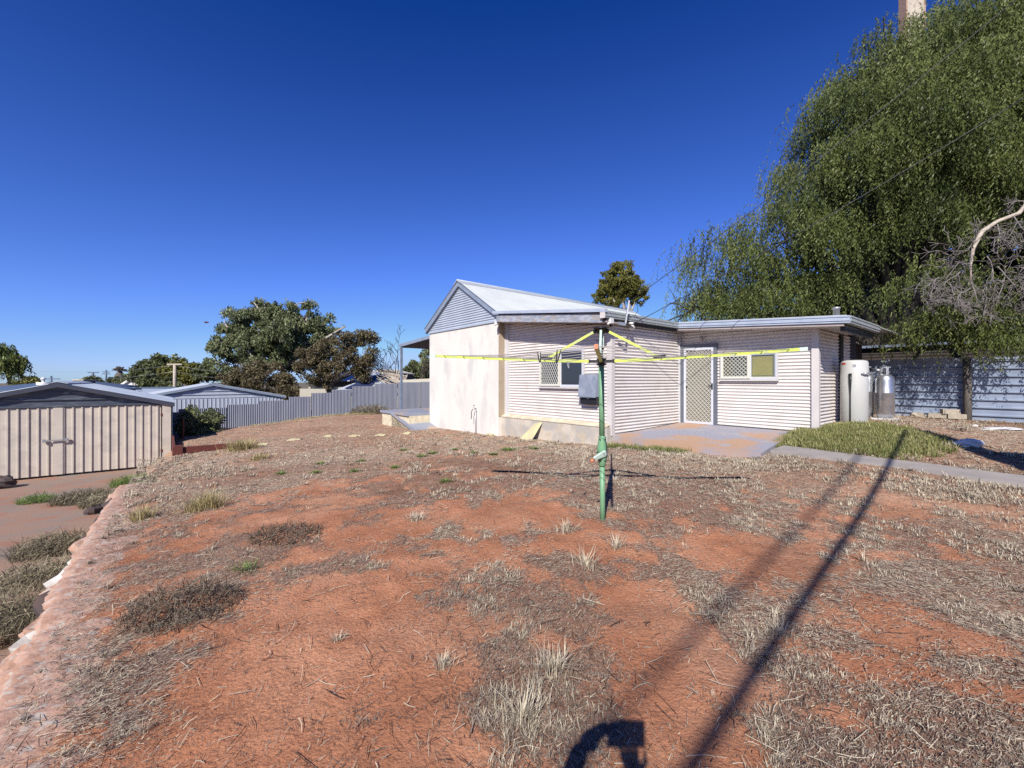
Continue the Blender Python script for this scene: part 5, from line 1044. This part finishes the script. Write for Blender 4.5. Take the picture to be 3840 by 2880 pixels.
# bare tree by verandah
bt = thing('bare_tree', 'leafless tree with fine grey branches beyond the verandah post', 'tree', P(1500, 1500, 34)); mb = MB(); g = np.random.default_rng(44)
for px, dx in ((1490, -.45), (1510, .25), (1470, -.7), (1530, .5)):
    branches(mb, P(px, 1490, 34), (dx, 0, 1), 2.2, .09, 4, g, .33, -.04, .014, (2, 3), 4)
mb.build('branches', MT['bark'], bt)
sc = thing('felled_branches', 'pale pile of cut branches beyond the fence under the bare tree', 'branch pile', P(1480, 1450, 33)); mb = MB()
for i in range(46): mb.tube([P(1400+g.random()*130, 1392+g.random()*45, 33), P(1440+g.random()*90, 1402+g.random()*45, 32.5), P(1490+g.random()*30, 1440, 32)], [.02, .04, .05], 5)
mb.build('branches', MT['palewood'], sc)
# skirted palm in the distance
pm = thing('palm_tree', 'distant skirted fan palm standing above the town trees', 'palm', P(449, 1450, 95)); x, y, z = P(449, 1452, 95)
mb = MB().lathe((x, y, z-3), [(.5, 0), (.9, 3), (1.1, 4.2), (1.15, 5), (.7, 6), (.35, 6.6)], 14); mb.build('skirt', MT['scrub'] if False else MT['wood'], pm)
g = np.random.default_rng(8); mb = MB()
for i in range(26):
    a = i*2.4; e = .1+1.2*g.random(); c0 = Vector((x, y, z+3.6)); d_ = Vector((math.cos(a)*math.cos(e), math.sin(a)*math.cos(e), math.sin(e))); mb.tube([c0, c0+d_*.9, c0+d_*1.5+Vector((0,0,-.3))], [.08, .22, .04], 4)
mb.build('crown', MT['trimblue'] if False else MT['bark'], pm)
# ================================================================ TOWN
def hiphouse(name, label, px, py_e, py_r, Y, wpx, wm, rm, dep=8, ridge=.4, solar=False):
    x, y, ze = P(px, py_e, Y); zr = P(px, py_r, Y)[2]; hw = wpx/F*Y/2; t = thing(name, label, 'house', (x, y, ze-3))
    MB().box((x, y+dep/2, ze-2.5), (hw*1.86, dep*.9, 4.99)).build('wall', MT[wm], t); q = [(x-hw, y), (x+hw, y), (x+hw, y+dep), (x-hw, y+dep)]; r1 = (x-hw*ridge, y+dep/2, zr); r2 = (x+hw*ridge, y+dep/2, zr)
    b = [(u, v, ze) for u, v in q]; b2 = [(u, v, ze-.12) for u, v in q]
    rf = MB().add(b+[r1, r2]+b2, [(0,1,5,4),(2,3,4,5),(1,2,5),(3,0,4),(9,8,7,6),(0,6,7,1),(1,7,8,2),(2,8,9,3),(3,9,6,0)]).build('roof', MT[rm], t); return t, x, y, ze, zr, hw, rf
t, x, y, ze, zr, hw, rf = hiphouse('solar_house', 'house with light blue hip roof carrying solar panels', 1395, 1467, 1404, 32, 300, 'housew', 'rooflight', 6, .25)
def onroof(u, k, off=.06): # u -1..1 across at eave, k up the slope
    return (x+u*hw*(1-k)+u*hw*.25*k, y+k*3-.02, ze+(zr-ze)*k+off)
for k0, k1, a, b2 in ((.10, .45, -.78, -.12), (.50, .82, -.62, .0)):
    MB().add([onroof(a, k0), onroof(b2, k0), onroof(b2, k1), onroof(a, k1), onroof(a, k0, .1), onroof(b2, k0, .1), onroof(b2, k1, .1), onroof(a, k1, .1)], [(0,1,2,3),(4,5,6,7),(0,1,5,4),(1,2,6,5),(2,3,7,6),(3,0,4,7)]).build('solar_panel', MT['solar'], t)
hiphouse('white_roof_house', 'house with pale cream roof just above the solar roof', 1420, 1398, 1382, 48, 150, 'brickwall', 'housew', 8, .5)
hiphouse('brown_house', 'brown walled house with grey roof behind the leaning gum tree', 1290, 1426, 1390, 42, 240, 'housebrown', 'rooflight', 8, .6)
hiphouse('blue_roof_house', 'dark blue roofed house behind the left end of the garage shed', 20, 1462, 1432, 24, 330, 'housew', 'roofblue', 6, .3)
hiphouse('blue_roof_house', 'second dark blue roof right of the weeping tree', 150, 1450, 1428, 30, 170, 'housew', 'roofblue', 6, .3)
gh = thing('white_gable_house', 'far white gabled house with steep bright barge boards above the sheds', 'house', P(420, 1475, 62))
for (px, py, wd, hh) in ((418, 1452, 75, 14), (490, 1428, 75, 22)):
    x, y, z = P(px, py+hh, 62); w_ = wd/F*62/2; h_ = hh/F*62
    MB().add([(x-w_, y, z-3), (x+w_, y, z-3), (x+w_, y, z), (x, y, z+h_), (x-w_, y, z), (x-w_, y+8, z-3), (x+w_, y+8, z-3), (x+w_, y+8, z), (x, y+8, z+h_), (x-w_, y+8, z)], [(0,1,2,3,4),(5,9,8,7,6),(0,5,6,1),(0,4,9,5),(1,6,7,2)]).build('wall', MT['white'], gh)
    MB().hexa([(x-w_*1.1,y-.3,z-.12),(x,y-.3,z+h_-.0),(x,y+8,z+h_),(x-w_*1.1,y+8,z-.12),(x-w_*1.1,y-.3,z+.2),(x,y-.3,z+h_+.3),(x,y+8,z+h_+.3),(x-w_*1.1,y+8,z+.2)]).hexa([(x,y-.3,z+h_),(x+w_*1.1,y-.3,z-.12),(x+w_*1.1,y+8,z-.12),(x,y+8,z+h_),(x,y-.3,z+h_+.3),(x+w_*1.1,y-.3,z+.2),(x+w_*1.1,y+8,z+.2),(x,y+8,z+h_+.3)]).build('roof', MT['white'] if px == 490 else MT['shedgrey'], gh)
ch = thing('cooler_house', 'low roof behind the garage shed carrying a brown evaporative cooler', 'house', P(290, 1450, 27)); x, y, z = P(290, 1452, 27)
MB().hexa([(x-3,y,z-.6),(x+3,y,z-.6),(x+3,y+5,z-.3),(x-3,y+5,z-.3),(x-3,y,z-.5),(x+3,y,z-.5),(x+3,y+5,z-.2),(x-3,y+5,z-.2)]).build('roof', MT['rooflight'], ch); MB().box((x, y+2.5, z-2.5), (5.6, 4.6, 3.9)).build('wall', MT['housew'], ch)
cb = thing('evaporative_cooler', 'square brown louvred evaporative cooler on a roof behind the garage shed', 'cooler', (x, y+.4, z-.4)); xc = P(287, 0, 27)[0]
MB().box((xc, y+.5, z+.1), (.66, .8, .68)).build('casing', MT['cool'], cb); mb = MB()
for i in range(6): mb.box((xc+.02, y+.09, z-.16+i*.1), (.6, .03, .03))
mb.build('louvres', MT['wood'], cb); MB().box((xc, y+.5, z+.46), (.72, .86, .05)).build('lid', MT['ledge'], cb)
x, y, z = P(162, 1437, 26); tag(MB().lathe((x, y, z-.3), [(.3, 0), (.3, .35), (.07, .36), (.07, .5), (.12, .52), (.12, .6), (.04, .66)], 12).build('roof_vent', MT['white']), 'small white flue cap left of the garage shed ridge', 'vent')
def upole(px, ptop, pbot, Y, r, arms, lab, mk='palewood'):
    t = thing('power_pole', lab, 'power pole', P(px, pbot, Y), 'distant power poles'); a = P(px, pbot+30, Y); b = P(px, ptop, Y); MB().tube([a, b], [r*1.2, r], 8).build('pole', MT[mk], t)
    mb = MB()
    for py, hw in arms: q = P(px, py, Y); mb.bar((q[0]-hw, q[1], q[2]), (q[0]+hw, q[1], q[2]), r*1.0)
    if arms: mb.build('crossarm', MT[mk], t)
upole(655, 1366, 1500, 46, .14, [(1366, .8), (1394, .15)], 'pale power pole standing among the far wood behind the second shed')
upole(398, 1388, 1430, 110, .2, [(1395, .8), (1402, 1.0)], 'thin dark pole between cooler and palm', 'roofblue')
upole(349, 1397, 1440, 80, .15, [(1397, 1.0)], 'H-shaped pole top right of the brown cooler', 'roofblue')
upole(192, 1410, 1440, 90, .18, [(1421, 1.8)], 'thin pole with long crossarm over the shed ridge', 'roofblue')
upole(505, 1436, 1470, 40, .07, [], 'short pale post by the low dark tree', 'palewood')
a = P(655, 1370, 46); tag(MB().tube(sag(P(-40, 1372, 60), a, .8), .012, 4).tube(sag(a, P(1300, 1372, 40), .8), .012, 4).tube(sag(P(-40, 1412, 60), P(655, 1393, 46), .8), .012, 4).tube(sag(P(655, 1393, 46), P(1300, 1400, 40), .8), .012, 4).build('power_line', MT['steel']), 'faint power lines strung across the town from the far pole', 'power line')
tag(MB().box(P(770, 1459, 30), (2.4, 1.5, .5)).build('roof_edge', MT['shedbarge']) if False else MB().hexa([P(520,1500,36),P(660,1500,36),P(660,1500,40),P(520,1500,40),P(520,1452,36),P(660,1450,36),P(660,1450,40),P(520,1452,40)]).build('blue_shed', MT['roofblue']), 'dark blue shed wall peeping between the two metal sheds', 'shed')
pf = thing('paling_fence', 'low white paling fence showing under the gum tree', 'fence', P(1180, 1480, 30)); mb = MB()
for i in range(46): q = P(1125+i*2.1, 1468+.02*i, 30); mb.box((q[0], q[1], q[2]-.3), (.03, .02, 1.0))
mb.build('palings', MT['housew'], pf); 
wf = thing('cream_fence', 'cream sheet fence behind the corrugated fence by the verandah', 'fence', P(1560, 1440, 30)); q0 = P(1500, 1425, 30); q1 = P(1640, 1418, 30)
MB().hexa([(q0[0],q0[1],-1),(q1[0],q1[1],-1),(q1[0],q1[1]+.05,-1),(q0[0],q0[1]+.05,-1),(q0[0],q0[1],q0[2]),(q1[0],q1[1],q1[2]),(q1[0],q1[1]+.05,q1[2]),(q0[0],q0[1]+.05,q0[2])]).build('sheet', MT['housew'], wf)
cw = thing('cream_wall', 'cream garden wall showing beneath the brown gum tree', 'wall', P(1240, 1470, 33)); q = P(1240, 1470, 33.5); MB().box((q[0], q[1], q[2]-.5), (3.4, .2, 1.8)).build('wall', MT['housew'], cw)
# flying speck
bd = thing('bird', 'small dark bird in flight against the blue sky left of the big gum', 'bird', P(775, 1210, 24)); c = Vector(P(775, 1210, 24))
MB().tube([c+Vector((-.14,0,0)), c+Vector((-.07,0,.01)), c+Vector((.05,0,.02)), c+Vector((.13,0,.01))], [.01, .045, .04, .01], 8).build('body', MT['sleeper'], bd)
MB().add([c+Vector((-.04,0,.02)), c+Vector((.05,0,.02)), c+Vector((.03,-.16,.06)), c+Vector((-.01,-.2,.07)), c+Vector((-.04,0,.012)), c+Vector((.05,0,.012)), c+Vector((.03,.16,.055)), c+Vector((-.01,.2,.065))], [(0,1,2,3),(7,6,5,4)]).build('wing', MT['black'], bd)
# ================================================================ PERSON WITH PHONE (seen only as a shadow)
def skin(name, pts, edges, rad, m, parent=None, sub=2, root=0):
    me = bpy.data.meshes.new(name); off = rootloc(parent) if parent else Vector((0,0,0)); me.from_pydata([tuple(Vector(p)-off) for p in pts], edges, [])
    o = bpy.data.objects.new(name, me); COL.objects.link(o); me.materials.append(m)
    if parent: o.parent = parent
    md = o.modifiers.new('skin', 'SKIN'); md.use_smooth_shade = True
    lay = me.skin_vertices[0] if len(me.skin_vertices) else None
    if lay is None: me.skin_vertices.new() if hasattr(me.skin_vertices, 'new') else None; lay = me.skin_vertices[0]
    for i, r in enumerate(rad): lay.data[i].radius = (r, r); lay.data[i].use_root = (i == root)
    sd = o.modifiers.new('sub', 'SUBSURF'); sd.levels = 1; sd.render_levels = sub; return o
PX, PY = -.10, -.40
ps = [(PX,PY,.95),(PX,PY,1.12),(PX,PY,1.28),(PX,PY+.01,1.36),(PX,PY+.03,1.44),(PX,PY+.05,1.50),(PX,PY+.055,1.58),(PX,PY+.05,1.64),
      (PX-.18,PY,1.33),(PX-.25,PY+.12,1.17),(-.285,-.09,1.36),(-.225,-.03,1.53),
      (PX+.18,PY,1.33),(PX+.18,PY+.12,1.12),(.01,-.06,1.33),(-.02,-.045,1.40),
      (PX-.10,PY,.88),(PX-.11,PY+.02,.50),(PX-.12,PY-.02,.10),(PX-.13,PY+.12,.05),(PX+.10,PY,.88),(PX+.11,PY+.02,.50),(PX+.12,PY-.02,.10),(PX+.13,PY+.12,.05)]
ed = [(0,1),(1,2),(2,3),(3,4),(4,5),(5,6),(6,7),(3,8),(8,9),(9,10),(10,11),(3,12),(12,13),(13,14),(14,15),(0,16),(16,17),(17,18),(18,19),(0,20),(20,21),(21,22),(22,23)]
rd = [.14,.13,.14,.10,.055,.08,.095,.07,.065,.05,.046,.038,.065,.045,.034,.028,.09,.062,.042,.035,.09,.062,.042,.035]
pe = skin('person', ps, ed, rd, MT['cloth']); tag(pe, 'person standing behind the viewpoint holding up a phone, seen only as a shadow', 'person')
# hands: palm plus five separate fingers each
def hand(w, pd, fd, sgn, tipz):
    w = Vector(w); pd = Vector(pd).normalized(); side = Vector(fd).normalized(); pts = [w, w+pd*.045, w+pd*.085]; e = [(0,1),(1,2)]; r = [.036,.038,.032]
    for i, l in enumerate((.060, .072, .068, .052)):
        b = w+pd*.085+side*(.030-.020*i)*1.0; k = len(pts); cur = Vector((sgn*.6, .25, -.4)); p1 = b+pd*l*.45; p2 = p1+(pd*.6+cur*.6).normalized()*l*.35; p3 = p2+(pd*.1+cur).normalized()*l*.3
        pts += [b, p1, p2, p3]; e += [(2,k),(k,k+1),(k+1,k+2),(k+2,k+3)]; r += [.011,.0095,.009,.0075]
    k = len(pts); b = w+pd*.03+side*.03; pts += [b, b+(side*.8+pd*.5)*.035, b+(side*.5+pd*.9)*.06]; e += [(1,k),(k,k+1),(k+1,k+2)]; r += [.013,.010,.008]
    return skin('hand', pts, e, r, MT['skin'], None, 1)
for hnd in (hand((-.235,-.03,1.51), (.72,.05,.55), (.3,.1,-.9), 1, 0), hand((-.02,-.045,1.40), (-.15,.1,1), (1,.1,.1), -1, 0)):
    hnd.parent = pe
ph = thing('phone', 'phone held up at the viewpoint, casting the dark rectangular shadow', 'phone', (-.04, -.01, 1.54))
MB().box((-.039, -.0085, 1.546), (.154, .009, .112)).build('body', MT['black'], ph)
# ================================================================ CAMERA, LIGHT
cam = bpy.data.cameras.new('camera'); co = bpy.data.objects.new('camera', cam); COL.objects.link(co); co.location = (0, 0, 1.5); co.rotation_euler = (R(90), 0, 0)
cam.sensor_width = 36; cam.lens = 36*F/3840; cam.shift_y = (1427-1440)/3840.; cam.clip_start = .01; cam.clip_end = 6000; scene.camera = co
wd = bpy.data.worlds.new('World'); scene.world = wd; wd.use_nodes = True; nt = wd.node_tree; bg = nt.nodes['Background']
sky = nt.nodes.new('ShaderNodeTexSky'); sky.sky_type = 'NISHITA'; sky.sun_disc = False; el = math.atan(TAN); az = math.atan2(-SUN[0], -SUN[1])
sky.sun_elevation = el; sky.sun_rotation = az; sky.altitude = 300; sky.air_density = 1.0; sky.dust_density = .1; sky.ozone_density = 2.5
sep = nt.nodes.new('ShaderNodeSeparateColor'); cmb = nt.nodes.new('ShaderNodeCombineColor'); nt.links.new(sky.outputs[0], sep.inputs[0])
for i, (pw, k) in enumerate(SKY_CH):
    a = nt.nodes.new('ShaderNodeMath'); a.operation = 'SUBTRACT'; nt.links.new(sep.outputs[i], a.inputs[0]); a.inputs[1].default_value = pw; a2 = nt.nodes.new('ShaderNodeMath'); a2.operation = 'MAXIMUM'; nt.links.new(a.outputs[0], a2.inputs[0]); a2.inputs[1].default_value = .05; a = a2
    b = nt.nodes.new('ShaderNodeMath'); b.operation = 'MULTIPLY'; nt.links.new(a.outputs[0], b.inputs[0]); b.inputs[1].default_value = k
    c = nt.nodes.new('ShaderNodeMath'); c.operation = 'MINIMUM'; nt.links.new(b.outputs[0], c.inputs[0]); c.inputs[1].default_value = (5.8, 8.5, 13.)[i]; nt.links.new(c.outputs[0], cmb.inputs[i])
nt.links.new(cmb.outputs[0], bg.inputs[0]); bg.inputs[1].default_value = SKY_STR
sl = bpy.data.lights.new('sun', 'SUN'); so = bpy.data.objects.new('sun', sl); COL.objects.link(so); sl.energy = SUN_E; sl.angle = R(.53); sl.color = (1, .95, .87)
so.rotation_euler = Vector((SUN[0], SUN[1], -TAN)).to_track_quat('-Z', 'Y').to_euler(); so.location = (-5, -12, 15)
scene.view_settings.view_transform = 'Standard'; scene.view_settings.look = 'None'; scene.view_settings.exposure = EXPO; scene.view_settings.gamma = 1
scene.render.engine = 'CYCLES'; scene.cycles.max_bounces = 6; scene.cycles.diffuse_bounces = 3; scene.cycles.glossy_bounces = 3; scene.cycles.transparent_max_bounces = 8; scene.cycles.use_denoising = DENO
